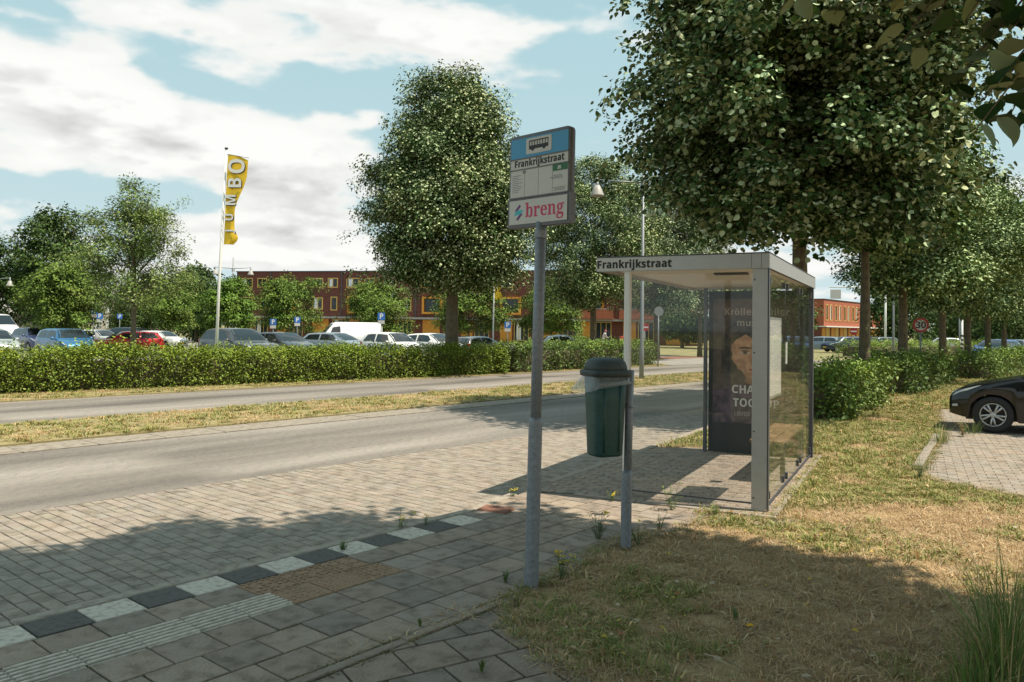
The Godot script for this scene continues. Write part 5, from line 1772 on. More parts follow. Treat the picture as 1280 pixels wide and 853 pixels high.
func car(called: String, label: String, category: String, at: Vector3, head: Vector2, paint: Color, p: Dictionary, group: String, fancy := false, metal := 0.25) -> Node3D:
	var t := thing(called, label, category, at, atan2(head.y, head.x), group)
	var body := mat(paint, 0.3, metal)
	body.metallic_specular = 0.35
	body.clearcoat_enabled = true
	body.clearcoat = 0.8
	body.clearcoat_roughness = 0.03
	var list := []
	var s := 0.0
	var step := 0.05 if fancy else 0.09
	while s < p.L:
		list.append(s)
		s += step if (absf(s - p.wf) < 0.5 or absf(s - p.wr) < 0.5 or s < 0.5) else step * 1.8
	list.append(p.L)
	for side in [1.0, -1.0]:
		var st := begin(false)
		for i in list.size() - 1:
			var a := section(p, list[i])
			var b := section(p, list[i + 1])
			for k in 7:
				var q := [a[k], b[k], b[k + 1], a[k + 1]]
				for e in 4:
					q[e] = Vector3(q[e].x, q[e].y, q[e].z * side)
				if side < 0:
					q.reverse()
				quad(st, q[0], q[1], q[2], q[3])
		for e in [0, list.size() - 1]:
			var a := section(p, list[e])
			for k in 7:
				var q := [Vector3(a[k].x, a[k].y, a[k].z * side), Vector3(a[k + 1].x, a[k + 1].y, a[k + 1].z * side), Vector3(a[k + 1].x, a[k + 1].y, 0), Vector3(a[k].x, a[k].y, 0)]
				if (side < 0) != (e > 0):
					q.reverse()
				quad(st, q[0], q[1], q[2], q[3])
		put("body_side", st, body, t)
	var st := begin()
	box(st, Vector3(0, (p.clear + 0.54) * 0.5, 0), Vector3(p.L - 0.5, 0.54 - p.clear, p.W - 0.52))
	box(st, Vector3(-0.1, (0.54 + p.belt) * 0.5, 0), Vector3(p.L - 2.2, p.belt - 0.64, p.W - 0.5))
	put("underbody", st, M.black, t)
	for z in [-1.0, 1.0]:
		wheel(t, Vector3(p.L * 0.5 - p.wf, p.R, z * (p.W * 0.5 - 0.125)), p.R, fancy)
		wheel(t, Vector3(p.L * 0.5 - p.wr, p.R, z * (p.W * 0.5 - 0.125)), p.R, fancy)
	# glass: windscreen and rear window across the roof line, side windows between the pillars
	for e in [[p.ws0 + 0.05, p.ws1 - 0.02, "windscreen"], [p.rf + 0.05, p.rw - 0.06, "rear_window"]]:
		st = begin(false)
		var g := []
		for i in 7:
			var line := []
			for k in 9:
				var u := k / 8.0 * 2.0 - 1.0
				line.append(skin(p, lerpf(e[0], e[1], i / 6.0), 7.0 - absf(u) * 1.75, signf(u) if u != 0 else 1.0, 0.007))
			g.append(line)
		for i in 6:
			for k in 8:
				quad(st, g[i][k], g[i][k + 1], g[i + 1][k + 1], g[i + 1][k])
		put(e[2], st, M.car_glass, t)
	if not p.get("van", false):
		var a: float = p.ws0 + 0.22
		var mid: float = lerpf(p.ws1, p.rf, 0.42) + 0.1
		var z: float = p.rw - 0.12
		for side in [1.0, -1.0]:
			put("side_window", patch(p, a + 0.2, mid - 0.05, 4.1, 4.92, side, 0.006, 8, 3, 0.0, 0.0) if p.get("flat", false) else patch(p, a + 0.12, mid - 0.05, 4.1, 4.9, side, 0.006, 8, 3, p.ws1 - p.ws0 - 0.35, 0.0), M.car_glass, t)
			put("side_window", patch(p, mid + 0.05, z - 0.15, 4.1, 4.9, side, 0.006, 8, 3, 0.0, (p.rf - p.rw) * 0.75), M.car_glass, t)
	else:
		for side in [1.0, -1.0]:
			put("side_window", patch(p, p.ws0 + 0.35, p.ws1 + 0.55, 4.1, 4.7, side, 0.006, 8, 3, 0.25, 0.0), M.car_glass, t)
	for side in [1.0, -1.0]:
		put("headlight", patch(p, 0.05, 0.30, 3.1, 3.9, side, 0.006, 6, 2, 0.06, 0.22), M.lamp_clear, t)
		put("tail_light", patch(p, p.L - 0.32, p.L - 0.01, 2.6, 3.95, side, 0.006, 5, 2), M.lamp_red, t)
		st = begin(false)
		lathe(st, Vector3(p.L * 0.5 - p.ws0 - 0.42, p.belt + 0.09, side * (p.W * 0.5 + 0.07)), [[0.02, -0.07], [0.085, -0.055], [0.10, 0.0], [0.075, 0.055], [0.01, 0.07]], 10)
		put("mirror", st, body, t)
		if fancy:
			put("sill_trim", patch(p, p.wf + 0.52, p.wr - 0.5, 0.35, 0.6, side, 0.006, 6, 1), M.rim, t)
			put("fog_light_trim", patch(p, 0.05, 0.14, 1.3, 1.6, side, 0.007, 3, 2), M.rim, t)
			put("door_line", patch(p, p.wf + 0.60, p.wf + 0.608, 0.5, 4.0, side, 0.0025, 1, 10), M.black, t)
	st = begin()
	box(st, Vector3(p.L * 0.5 - 0.004, along(p.top, 0.0) - 0.20, 0), Vector3(0.02, 0.12, p.W * 0.5))
	put("grille", st, M.black, t)
	for e in [1, -1]:
		st = begin()
		box(st, Vector3(e * (p.L * 0.5 + 0.012), 0.46, 0), Vector3(0.02, 0.11, 0.5))
		put("number_plate", st, mat(lin(0.62, 0.44, 0.03), 0.5), t)
	return t

func shape_of(kind: String, l: float, h: float) -> Dictionary:
	var w := 1.78
	if kind == "van":
		return {"L": l, "W": 1.95, "H": h, "clear": 0.22, "belt": h * 0.52, "R": 0.33, "wf": 0.85, "wr": l - 0.95, "ws0": 0.85, "ws1": 1.5, "rf": l - 0.16, "rw": l - 0.02, "van": true,
			"top": [[0, 0.78], [0.12, 0.98], [0.85, h * 0.58], [1.5, h - 0.10], [1.9, h], [l - 0.3, h], [l - 0.08, h - 0.06], [l, h - 0.35]]}
	if kind == "suv":
		return {"L": l, "W": 1.86, "H": h, "clear": 0.24, "belt": h * 0.615, "R": 0.35, "wf": 0.88, "wr": l - 0.85, "ws0": 1.22, "ws1": 1.98, "rf": l - 0.62, "rw": l - 0.16,
			"top": [[0, 0.74], [0.10, 0.90], [0.5, 0.985], [1.22, h * 0.635], [1.55, h * 0.82], [1.98, h - 0.035], [2.5, h], [l - 1.1, h - 0.03], [l - 0.62, h - 0.09], [l - 0.16, h * 0.66], [l, h * 0.52]]}
	if kind == "sedan":
		return {"L": l, "W": w, "H": h, "clear": 0.2, "belt": h * 0.63, "R": 0.315, "wf": 0.86, "wr": l - 0.98, "ws0": 1.12, "ws1": 1.98, "rf": l - 1.45, "rw": l - 0.52,
			"top": [[0, 0.58], [0.08, 0.70], [0.5, 0.80], [1.12, h * 0.66], [1.98, h - 0.03], [2.4, h], [l - 1.8, h - 0.02], [l - 1.45, h - 0.07], [l - 0.52, h * 0.72], [l - 0.06, h * 0.68], [l, h * 0.5]]}
	if kind == "estate":
		return {"L": l, "W": w, "H": h, "clear": 0.2, "belt": h * 0.63, "R": 0.315, "wf": 0.68, "wr": l - 0.95, "ws0": 1.10, "ws1": 1.95, "rf": l - 0.55, "rw": l - 0.12,
			"top": [[0, 0.60], [0.05, 0.68], [0.2, 0.765], [0.45, 0.845], [0.75, 0.915], [1.10, h * 0.675], [1.5, h * 0.84], [1.95, h - 0.035], [2.4, h], [l - 1.2, h - 0.02], [l - 0.55, h - 0.08], [l - 0.12, h * 0.68], [l, h * 0.48]]}
	return {"L": l, "W": 1.68, "H": h, "clear": 0.2, "belt": h * 0.62, "R": 0.30, "wf": 0.76, "wr": l - 0.62, "ws0": 0.86, "ws1": 1.52, "rf": l - 0.42, "rw": l - 0.10,
		"top": [[0, 0.62], [0.08, 0.76], [0.3, 0.86], [0.86, h * 0.66], [1.15, h * 0.83], [1.52, h - 0.04], [2.0, h], [l - 0.9, h - 0.01], [l - 0.42, h - 0.07], [l - 0.10, h * 0.66], [l, h * 0.46]]}

func build_cars() -> void:
	var nose := Vector2(CU, -SU)                      # parked nose towards the hedge
	var tail := -nose
	var par := "cars in the car park behind the hedge"
	var side := Vector2(0.94, -0.34)
	car("parked_car", "black hybrid estate car with ten-spoke rims on the brick parking place", "car", w3(10.14, 0.0, 13.46), Vector2(-0.82, 0.572), lin(0.008, 0.008, 0.010), shape_of("estate", 4.55, 1.47), "", true, 0.1)
	car("parked_car", "blue hatchback behind the left end of the long hedge", "car", w3(-22.6, -0.1, 40.0), nose, lin(0.03, 0.14, 0.30), shape_of("hatch", 4.0, 1.52), par)
	car("parked_car", "pale grey-green car cut off by the left edge of the picture", "car", w3(-24.8, -0.1, 37.5), nose, lin(0.34, 0.38, 0.36), shape_of("hatch", 4.0, 1.46), par)
	car("parked_car", "dark blue car between camper van and blue hatchback", "car", w3(-29.6, -0.1, 49.0), nose, lin(0.05, 0.07, 0.16), shape_of("hatch", 4.0, 1.48), par)
	car("parked_car", "white-silver car nose just right of the blue hatchback", "car", w3(-27.9, -0.1, 53.0), side, lin(0.5, 0.53, 0.55), shape_of("hatch", 4.1, 1.38), par)
	car("parked_car", "red hatchback left of the ash tree's trunk", "car", w3(-22.6, -0.1, 46.4), Vector2(-0.75, -0.66), lin(0.45, 0.02, 0.025), shape_of("hatch", 3.8, 1.36), par, false, 0.05)
	car("parked_car", "white hatchback between the ash trunk and the grey SUV", "car", w3(-25.4, -0.1, 57.0), side, lin(0.72, 0.72, 0.70), shape_of("hatch", 3.9, 1.32), par, false, 0.0)
	car("parked_car", "black estate car far behind the red hatchback", "car", w3(-29.6, -0.1, 62.0), side, lin(0.02, 0.022, 0.03), shape_of("estate", 4.6, 1.52), par)
	car("parked_car", "large grey SUV right behind the first flagpole", "car", w3(-12.9, -0.1, 37.3), nose, lin(0.10, 0.105, 0.11), shape_of("suv", 4.65, 1.66), par, false, 0.5)
	car("parked_car", "dark grey hatchback next to the grey SUV", "car", w3(-12.3, -0.1, 42.5), nose, lin(0.045, 0.047, 0.055), shape_of("estate", 4.3, 1.46), par, false, 0.4)
	car("parked_car", "silver-blue estate car with red tail lights in front of the white van", "car", w3(-10.3, -0.1, 46.5), Vector2(0.9, -0.43), lin(0.26, 0.30, 0.34), shape_of("estate", 4.4, 1.44), par, false, 0.4)
	car("delivery_van", "white delivery van parked before the brick building", "van", w3(-12.8, -0.1, 61.0), Vector2(-0.92, -0.39), lin(0.66, 0.67, 0.68), shape_of("van", 5.3, 2.14), "", false, 0.0)
	car("parked_car", "small white boxy hatchback left of the big lime's trunk", "car", w3(-6.1, -0.1, 40.6), nose, lin(0.72, 0.71, 0.68), shape_of("hatch", 3.65, 1.54), par, false, 0.0)
	car("parked_car", "white compact car directly behind the big lime's trunk", "car", w3(-4.2, -0.1, 43.5), nose, lin(0.72, 0.71, 0.69), shape_of("estate", 4.2, 1.5), par, false, 0.0)
	car("parked_car", "grey hatchback seen from behind left of the second flagpole", "car", w3(-1.9, -0.1, 46.5), Vector2(0.62, 0.78), lin(0.17, 0.175, 0.19), shape_of("estate", 4.2, 1.34), par, false, 0.4)
	car("parked_car", "silver crossover with dark roof line right of the stop sign pole", "car", w3(3.55, -0.1, 50.0), Vector2(0.98, 0.1), lin(0.42, 0.43, 0.44), shape_of("suv", 3.75, 1.46), par, false, 0.4)
	# camper van at the far left
	var v := car("camper_van", "long white camper van with high roof at the left edge", "van", w3(-48.5, -0.1, 73.0), Vector2(0.96, -0.28), lin(0.76, 0.76, 0.75), shape_of("van", 6.6, 2.55), "", false, 0.0)
	var st := begin()
	box(st, Vector3(-0.2, 1.75, 1.0), Vector3(0.7, 0.35, 0.03))
	put("living_window", st, M.car_glass, v)
	# cars by the far building on the right, and on the road
	var rg := "cars beyond the right row of limes"
	car("parked_car", "dark blue car left of the no-entry sign on the right", "car", w3(31.2, -0.1, 74.0), Vector2(-0.97, -0.22), lin(0.02, 0.03, 0.07), shape_of("hatch", 4.1, 1.46), rg)
	car("parked_car", "black car behind the no-entry sign's post", "car", w3(33.6, -0.1, 76.0), Vector2(-0.9, -0.43), lin(0.014, 0.016, 0.02), shape_of("estate", 4.3, 1.5), rg)
	car("parked_car", "grey-blue car behind the second lime's mossy trunk", "car", w3(37.0, -0.1, 79.5), Vector2(-0.95, -0.3), lin(0.12, 0.15, 0.18), shape_of("hatch", 4.1, 1.46), rg)
	car("parked_car", "silver-blue car at the shelter's far post", "car", w3(29.4, -0.1, 75.0), Vector2(-0.8, 0.6), lin(0.2, 0.25, 0.3), shape_of("hatch", 4.0, 1.44), rg)
	car("parked_car", "pale car seen between the third and fourth lime on the right", "car", w3(43.5, -0.1, 80.0), Vector2(-0.97, 0.22), lin(0.5, 0.52, 0.54), shape_of("hatch", 4.0, 1.46), rg)
	car("driving_car", "bright blue car on the road at the far right", "car", w3(31.0, -0.09, 50.5), Vector2(-0.8, -0.6), lin(0.03, 0.08, 0.30), shape_of("estate", 4.3, 1.52), "")
	car("driving_van", "distant van with pale blue roof behind the bright blue car", "van", w3(52.5, -0.09, 87.0), Vector2(-0.64, -0.77), lin(0.25, 0.5, 0.6), shape_of("van", 5.4, 2.3), "", false, 0.0)
	car("driving_car", "dark car at the right edge of the picture beyond the hedge", "car", w3(38.0, -0.09, 59.5), Vector2(0.64, 0.77), lin(0.03, 0.035, 0.05), shape_of("estate", 4.3, 1.5), "")

# ------------------------------------------------------------------ buildings
func window_at(b: Node3D, x: float, y: float, z: float, wd: float, ht: float, bar: float, frame: Material, split: int, proud := 0.05) -> void:
	var st := begin()
	box(st, Vector3(x, y + ht * 0.5 - bar * 0.5, z + proud * 0.5), Vector3(wd, bar, proud))
	box(st, Vector3(x, y - ht * 0.5 + bar * 0.5, z + proud * 0.5), Vector3(wd, bar, proud))
	for e in [-1, 1]:
		box(st, Vector3(x + e * (wd * 0.5 - bar * 0.5), y, z + proud * 0.5), Vector3(bar, ht - bar * 2, proud))
	for k in range(1, split):
		box(st, Vector3(x - wd * 0.5 + wd * k / split, y, z + proud * 0.4), Vector3(bar * 0.7, ht - bar * 2, proud * 0.8))
	var f := put("window", st, frame, b)
	st = begin()
	box(st, Vector3(x, y, z + 0.012), Vector3(wd - bar * 2, ht - bar * 2, 0.008))
	put("pane", st, M.window_glass, f)
	if (int(x * 3.0) + int(y)) % 3 == 0:
		st = begin()
		box(st, Vector3(x - wd * 0.18, y, z + 0.022), Vector3(wd * 0.3, ht - bar * 2.4, 0.006))
		put("curtain", st, M.white, f)

func build_buildings() -> void:
	var b := thing("brick_building", "long dark red brick terrace with yellow-framed windows and orange doors behind the car park", "building", w3(-7.6, -0.1, 104.0), -0.22)
	var half := 32.0
	var st := begin()
	box(st, Vector3(0, 6.2, -5.0), Vector3(half * 2, 6.1, 10.0))
	put("upper_wall", st, M.facade, b)
	st = begin()
	box(st, Vector3(0, 1.45, -5.3), Vector3(half * 2 - 0.1, 2.9, 9.4))
	put("ground_wall", st, M.facade, b)
	st = begin()
	box(st, Vector3(0, 3.02, 0.12), Vector3(half * 2, 0.24, 0.7))
	put("lintel", st, M.concrete, b)
	st = begin()
	box(st, Vector3(0, 9.32, -5.0), Vector3(half * 2 + 0.2, 0.14, 10.2))
	put("roof", st, M.alu_dark, b)
	var n := 12
	for k in n:
		var x := -half + (k + 0.5) * half * 2 / n
		window_at(b, x - 1.1, 7.75, 0.0, 1.9, 1.35, 0.14, M.yellow_frame, 2)
		if k % 3 != 1:
			window_at(b, x + 1.3, 7.75, 0.0, 1.5, 1.35, 0.14, M.yellow_frame, 2)
		if k % 2 == 1:
			window_at(b, x - 0.4, 4.75, 0.0, 2.7, 2.3, 0.26, M.orange, 1, 0.35)
		else:
			window_at(b, x - 0.9, 4.9, 0.0, 1.5, 1.7, 0.14, M.yellow_frame, 2)
			window_at(b, x + 1.5, 4.9, 0.0, 1.0, 1.9, 0.14, M.yellow_frame, 1)
		# ground floor: orange boarded door panel and a glazed front
		var wide := 2.7 if k % 3 == 2 else 1.6
		for j in int(wide / 0.4):
			st = begin()
			box(st, Vector3(x - 1.7 + j * 0.4, 1.45, -0.57), Vector3(0.385, 2.8, 0.06))
			put("door_board", st, M.orange, b)
		window_at(b, x - 1.9 + wide + 1.25, 1.5, -0.598, 2.0, 2.6, 0.1, M.yellow_frame, 3)
		if k % 2 == 0:
			st = begin()
			box(st, Vector3(x + 2.62, 6.2, 0.05), Vector3(0.14, 6.0, 0.1))
			put("downpipe", st, M.alu_dark, b)
	for k in [9, 10, 11]:
		var x: float = -half + (k + 0.5) * half * 2 / n
		st = begin()
		box(st, Vector3(x, 3.75, 0.9), Vector3(4.6, 1.15, 0.14))
		box(st, Vector3(x, 3.24, 0.55), Vector3(4.6, 0.14, 0.56))
		var bal := put("balcony", st, M.facade_light, b)
		st = begin()
		box(st, Vector3(x, 4.42, 0.9), Vector3(4.6, 0.05, 0.05))
		put("rail", st, M.white, bal)
	# lighter block on the right, seen past the shelter
	var c := thing("brick_building", "bright red brick block with yellow ground floor seen right of the shelter's far post", "building", w3(45.5, -0.1, 115.0), -deg_to_rad(40))
	# local -z runs along the road, +x is the sunlit front
	st = begin()
	box(st, Vector3(-4.5, 4.75, -21), Vector3(9, 3.9, 42))
	put("upper_wall", st, M.facade_light, c)
	st = begin()
	box(st, Vector3(-5.0, 1.4, -21), Vector3(9, 2.8, 42))
	put("ground_wall", st, M.facade, c)
	st = begin()
	box(st, Vector3(-4.3, 2.72, -21), Vector3(9.4, 0.16, 42.2))
	put("canopy", st, M.white, c)
	st = begin()
	box(st, Vector3(-4.5, 6.74, -21), Vector3(9.2, 0.08, 42.3))
	put("roof", st, M.alu_dark, c)
	for k in 10:
		var z := -2.2 - k * 4.1
		var pivot := Node3D.new()
		pivot.name = "bay"
		c.add_child(pivot, true)
		pivot.position = Vector3(0, 0, z)
		pivot.rotation.y = PI / 2
		window_at(pivot, -0.9, 4.8, 0.0, 0.9, 2.4, 0.14, M.yellow_frame, 1)
		window_at(pivot, 0.9, 4.8, 0.0, 0.9, 2.4, 0.14, M.yellow_frame, 1)
		st = begin()
		box(st, Vector3(-0.9, 1.3, -0.45), Vector3(1.5, 2.5, 0.08))
		put("door", st, M.orange, pivot)
		st = begin()
		box(st, Vector3(0.9, 1.3, -0.45), Vector3(1.5, 2.5, 0.08))
		put("door", st, M.yellow_frame, pivot)
	# pale house between the trees on the left
	var h := thing("pale_house", "pale beige block with narrow windows between the trees on the left", "building", w3(-74.0, -0.1, 148.0), 0.25)
	st = begin()
	box(st, Vector3(0, 4.6, -5), Vector3(9.5, 9.2, 9))
	put("wall", st, M.beige, h)
	st = begin()
	box(st, Vector3(3.4, 5.0, -4.4), Vector3(4.2, 10.0, 9))
	put("stair_tower", st, M.beige, h)
	for k in 3:
		for j in 3:
			window_at(h, -3.6 + j * 2.0, 1.7 + k * 3.0, -0.5, 0.9, 1.7, 0.12, M.white, 1)
	var g := thing("grey_shed", "low grey building at the left edge behind the camper van", "building", w3(-67, -0.1, 105.0), 0.3)
	st = begin()
	box(st, Vector3(0, 1.5, -3), Vector3(9, 3.0, 6))
	put("wall", st, M.concrete, g)
	st = begin()
	var roof := [Vector3(-4.8, 3.0, 0.4), Vector3(4.8, 3.0, 0.4), Vector3(4.8, 5.2, -3), Vector3(-4.8, 5.2, -3), Vector3(4.8, 3.0, -6.4), Vector3(-4.8, 3.0, -6.4)]
	quad(st, roof[0], roof[3], roof[2], roof[1])
	quad(st, roof[3], roof[5], roof[4], roof[2])
	quad(st, roof[0], roof[5], roof[3], roof[3])
	quad(st, roof[1], roof[2], roof[4], roof[4])
	put("roof", st, M.concrete, g)

# ------------------------------------------------------------------ a person with a cargo bicycle by the orange doors
func blob_mesh(bones: Array, cell: float) -> ArrayMesh:   # surface nets over smoothly joined tapered capsules: [a, b, ra, rb]
	var lo := Vector3(1e9, 1e9, 1e9)
	var hi := -lo
	for b in bones:
		for e in [[b[0], b[2]], [b[1], b[3]]]:
			lo = lo.min(e[0] - Vector3.ONE * (e[1] + cell * 2))
			hi = hi.max(e[0] + Vector3.ONE * (e[1] + cell * 2))
	var n := Vector3i(((hi - lo) / cell).ceil()) + Vector3i.ONE
	var f := PackedFloat32Array()
	f.resize(n.x * n.y * n.z)
	for z in n.z:
		for y in n.y:
			for x in n.x:
				var p := lo + Vector3(x, y, z) * cell
				var v := 10.0
				for b in bones:
					var ab: Vector3 = b[1] - b[0]
					var t := clampf((p - b[0]).dot(ab) / ab.length_squared(), 0, 1)
					var dd := p.distance_to(b[0] + ab * t) - lerpf(b[2], b[3], t)
					var h := clampf(0.5 + 0.5 * (v - dd) / 0.04, 0, 1)
					v = lerpf(v, dd, h) - 0.04 * h * (1 - h)
				f[x + n.x * (y + n.y * z)] = v
	var ids := {}
	var pts := []
	var sx := 1
	var sy := n.x
	var sz := n.x * n.y
	for z in n.z - 1:
		for y in n.y - 1:
			for x in n.x - 1:
				var i := x + sy * y + sz * z
				var sum := Vector3.ZERO
				var cnt := 0
				for e in [[0, 0, 0, 1, 0, 0], [0, 1, 0, 1, 1, 0], [0, 0, 1, 1, 0, 1], [0, 1, 1, 1, 1, 1], [0, 0, 0, 0, 1, 0], [1, 0, 0, 1, 1, 0], [0, 0, 1, 0, 1, 1], [1, 0, 1, 1, 1, 1], [0, 0, 0, 0, 0, 1], [1, 0, 0, 1, 0, 1], [0, 1, 0, 0, 1, 1], [1, 1, 0, 1, 1, 1]]:
					var va := f[i + e[0] + sy * e[1] + sz * e[2]]
					var vb := f[i + e[3] + sy * e[4] + sz * e[5]]
					if (va < 0) != (vb < 0):
						sum += Vector3(e[0], e[1], e[2]).lerp(Vector3(e[3], e[4], e[5]), va / (va - vb))
						cnt += 1
				if cnt:
					ids[i] = pts.size()
					pts.append(lo + (Vector3(x, y, z) + sum / cnt) * cell)
	var st := begin(false)
	for z in range(1, n.z - 1):
		for y in range(1, n.y - 1):
			for x in range(1, n.x - 1):
				var i := x + sy * y + sz * z
				for ax in [[sx, sy, sz], [sy, sz, sx], [sz, sx, sy]]:
					if (f[i] < 0) != (f[i + ax[0]] < 0):
						var q := [i, i - ax[1], i - ax[1] - ax[2], i - ax[2]]
						if f[i] < 0:
							q.reverse()
						quad(st, pts[ids[q[0]]], pts[ids[q[1]]], pts[ids[q[2]]], pts[ids[q[3]]])
	return mesh_of(st)

func build_person() -> void:
	var at := w3(8.6, -0.1, 74.0)
	var t := thing("person", "person in a pale top bending over a bicycle beyond the hedge", "person", at, 0.3)
	var bones := [
		[Vector3(0, 0.95, 0), Vector3(0.06, 1.18, 0), 0.15, 0.14], [Vector3(0.06, 1.18, 0), Vector3(0.14, 1.40, 0), 0.145, 0.15], [Vector3(0.14, 1.44, 0), Vector3(0.20, 1.56, 0), 0.06, 0.055],
		[Vector3(0.22, 1.62, 0), Vector3(0.235, 1.70, 0), 0.095, 0.10],
		[Vector3(0, 0.92, 0.09), Vector3(0.06, 0.50, 0.10), 0.09, 0.06], [Vector3(0.06, 0.50, 0.10), Vector3(-0.02, 0.08, 0.10), 0.058, 0.04], [Vector3(-0.02, 0.05, 0.10), Vector3(0.14, 0.04, 0.11), 0.045, 0.035],
		[Vector3(0, 0.92, -0.09), Vector3(-0.02, 0.50, -0.10), 0.09, 0.06], [Vector3(-0.02, 0.50, -0.10), Vector3(-0.12, 0.08, -0.10), 0.058, 0.04], [Vector3(-0.12, 0.05, -0.10), Vector3(0.04, 0.04, -0.11), 0.045, 0.035],
		[Vector3(0.14, 1.40, 0.17), Vector3(0.24, 1.16, 0.20), 0.055, 0.045], [Vector3(0.24, 1.16, 0.20), Vector3(0.46, 1.06, 0.16), 0.042, 0.034],
		[Vector3(0.14, 1.40, -0.17), Vector3(0.24, 1.16, -0.20), 0.055, 0.045], [Vector3(0.24, 1.16, -0.20), Vector3(0.46, 1.06, -0.16), 0.042, 0.034],
	]
	for z in [0.16, -0.16]:
		for k in 4:
			bones.append([Vector3(0.47, 1.055, z + (k - 1.5) * 0.02), Vector3(0.54, 1.03, z + (k - 1.5) * 0.02), 0.012, 0.010])
		bones.append([Vector3(0.46, 1.06, z), Vector3(0.50, 1.03, z * 0.75), 0.012, 0.010])
	put("body", blob_mesh(bones, 0.03), mat(lin(0.42, 0.36, 0.38), 0.8), t)
	var st := begin(false)
	lathe(st, Vector3(0.215, 1.69, 0), [[0.102, -0.06], [0.118, 0.0], [0.10, 0.07], [0.05, 0.11], [0.005, 0.12]], 12)
	put("hair", st, mat(lin(0.35, 0.05, 0.07), 0.7), t)
	var b := thing("cargo_bicycle", "bicycle with a red box beyond the hedge, held by the person", "bicycle", at + Vector3(1.15, 0, -0.05), 0.25)
	for x in [-0.55, 0.62]:
		st = begin(false)
		lathe(st, Vector3(x, 0.34, 0), [[0.31, -0.018], [0.34, -0.012], [0.34, 0.012], [0.31, 0.018]], 20, Basis(Vector3.RIGHT, PI / 2), false)
		put("wheel", st, M.rubber, b)
	st = begin(false)
	for e in [[Vector3(-0.55, 0.34, 0), Vector3(-0.1, 0.36, 0)], [Vector3(-0.1, 0.36, 0), Vector3(-0.2, 0.88, 0)], [Vector3(-0.1, 0.36, 0), Vector3(0.36, 0.80, 0)], [Vector3(-0.2, 0.84, 0), Vector3(0.36, 0.80, 0)], [Vector3(0.62, 0.34, 0), Vector3(0.34, 1.02, 0)], [Vector3(0.30, 1.04, -0.28), Vector3(0.30, 1.04, 0.28)], [Vector3(-0.55, 0.34, 0), Vector3(-0.18, 0.8, 0)]]:
		tube(st, e, [0.02, 0.02], 6)
	put("frame", st, M.black, b)
	st = begin()
	rounded(st, Vector3(-0.2, 0, 0), 0.26, 0.14, 0.88, 0.94, 0.05, 0.01)
	put("saddle", st, M.black, b)
	st = begin()
	rounded(st, Vector3(0.72, 0, 0), 0.55, 0.45, 0.72, 1.22, 0.03, 0.01)
	put("box", st, M.sign_red, b)

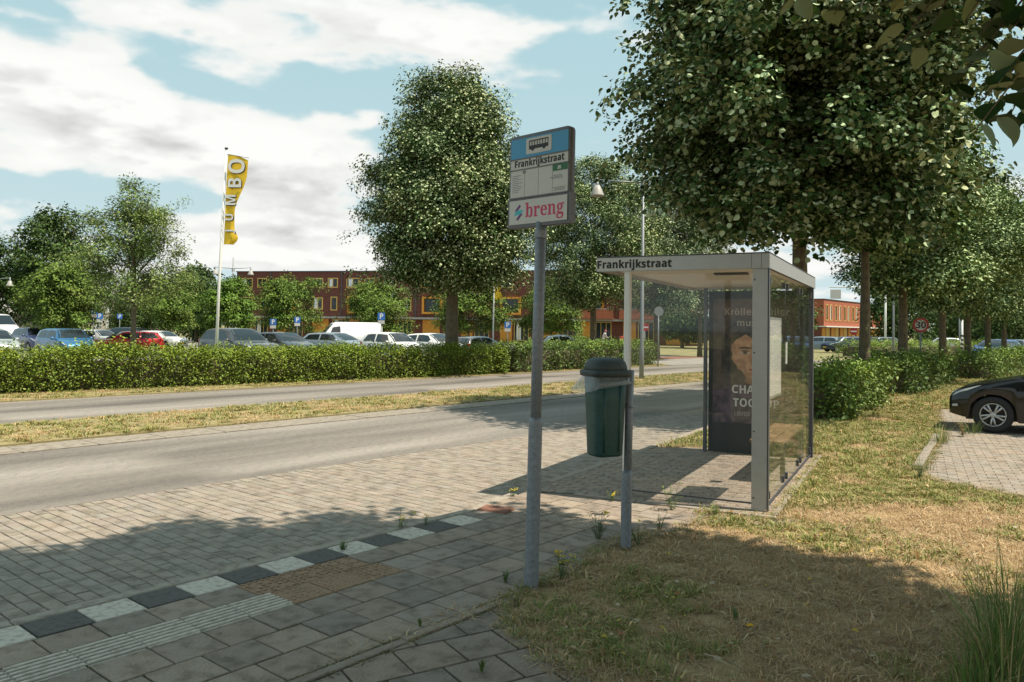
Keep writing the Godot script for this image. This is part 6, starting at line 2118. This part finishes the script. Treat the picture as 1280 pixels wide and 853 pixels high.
func _ready() -> void:
	rng.seed = 1
	set_view()
	make_materials()
	build_ground()
	build_buildings()
	make_sprays()
	build_trees()
	build_hedges()
	build_shelter()
	build_stop_sign()
	build_bin()
	bell_lamp("grey double lamp post with bell shades behind the bus stop sign", w3(4.72, -0.05, 28.6), 0.03, 8.05, 1.68)
	bell_lamp("distant double lamp post with bell shades beside the tall flagpole", w3(-23.6, -0.1, 66.5), 0.1, 7.5, 1.45)
	bell_lamp("lamp post with bell shades at the left edge of the picture", w3(-39.7, -0.1, 60.0), 0.1, 6.0, 1.35)
	flagpole("tall white flagpole in front of the grey SUV", w3(-9.0, -0.05, 24.0), 7.12, Vector3(0.22, 0, 0.05), 6.95, 2.75, true)
	flagpole("white flagpole between the big lime and the stop sign pole", w3(-1.08, -0.1, 46.0), 6.4, Vector3(0.03, 0, 0), 6.1, 2.6, false)
	parking_sign("parking sign above the white boxy hatchback", w3(-8.2, -0.1, 49.5), 0.1, 2.7)
	parking_sign("parking sign right of the second flagpole", w3(-0.3, -0.1, 56.0), 0.0, 2.3)
	parking_sign("parking sign behind the grey SUV's roof", w3(-16.6, -0.1, 61.0), 0.25, 2.5)
	parking_sign("parking sign above the dark grey hatchback", w3(-17.4, -0.1, 57.5), 0.1, 2.3)
	parking_sign("largest parking sign on the left, behind the blue hatchback", w3(-27.6, -0.1, 52.0), 0.2, 2.9)
	parking_sign("parking sign with white plate right of the largest left one", w3(-32.4, -0.1, 62.0), 0.2, 2.6)
	parking_sign("small parking sign before the pale house", w3(-36.8, -0.1, 74.0), 0.2, 2.7, false)
	disc_sign("speed_limit_sign", "round speed limit sign with red rim reading 30 between the limes", w3(16.9, -0.05, 32.6), -0.3, 2.12, 0.30, "30")
	disc_sign("no_entry_sign", "red no-entry sign seen through the shelter glass", w3(11.0, -0.1, 65.0), -0.1, 2.05, 0.32, "entry")
	disc_sign("no_entry_sign", "red no-entry sign left of the mossy lime trunk on the right", w3(29.4, -0.1, 67.8), -0.3, 1.95, 0.32, "entry")
	disc_sign("sign_back", "grey back of a round sign on a post seen through the shelter glass", w3(7.25, -0.05, 39.0), 0.2, 2.7, 0.24, "back")
	banded_post("white signal post with black bands and a long arm on the right", w3(33.4, -0.1, 70.5), 6.0, 4, 0.16, 5.0)
	banded_post("white post with black bands right of the fourth lime", w3(37.4, -0.1, 65.5), 3.0, 5, 0.17, 0.0)
	var poles := [["slim grey pole right of the white signal post", 24.2, 50.0, 5.6, 0.07], ["thin grey pole left of the banded post", 42.0, 74.0, 4.2, 0.06], ["pale pole among the far trees at the right edge", 54.0, 86.0, 5.2, 0.08], ["grey lamp pole behind the big lime", -5.1, 62.0, 7.0, 0.09]]
	for p in poles:
		var t := thing("pole", p[0], "pole", w3(p[1], -0.1, p[2]), 0.0, "plain poles")
		var st := begin(false)
		tube(st, [Vector3(0, -0.2, 0), Vector3(0, p[3] * 0.3, 0), Vector3(0, p[3], 0)], [p[4], p[4] * 0.9, p[4] * 0.6], 10)
		put("shaft", st, M.zinc_plain, t)
		st = begin(false)
		lathe(st, Vector3(0, p[3], 0), [[p[4] * 0.62, -0.05], [p[4] * 0.7, 0.0], [0.01, 0.03]], 10)
		put("cap", st, M.zinc_plain, t)
	build_cars()
	build_person()
	build_grass()
	build_small()
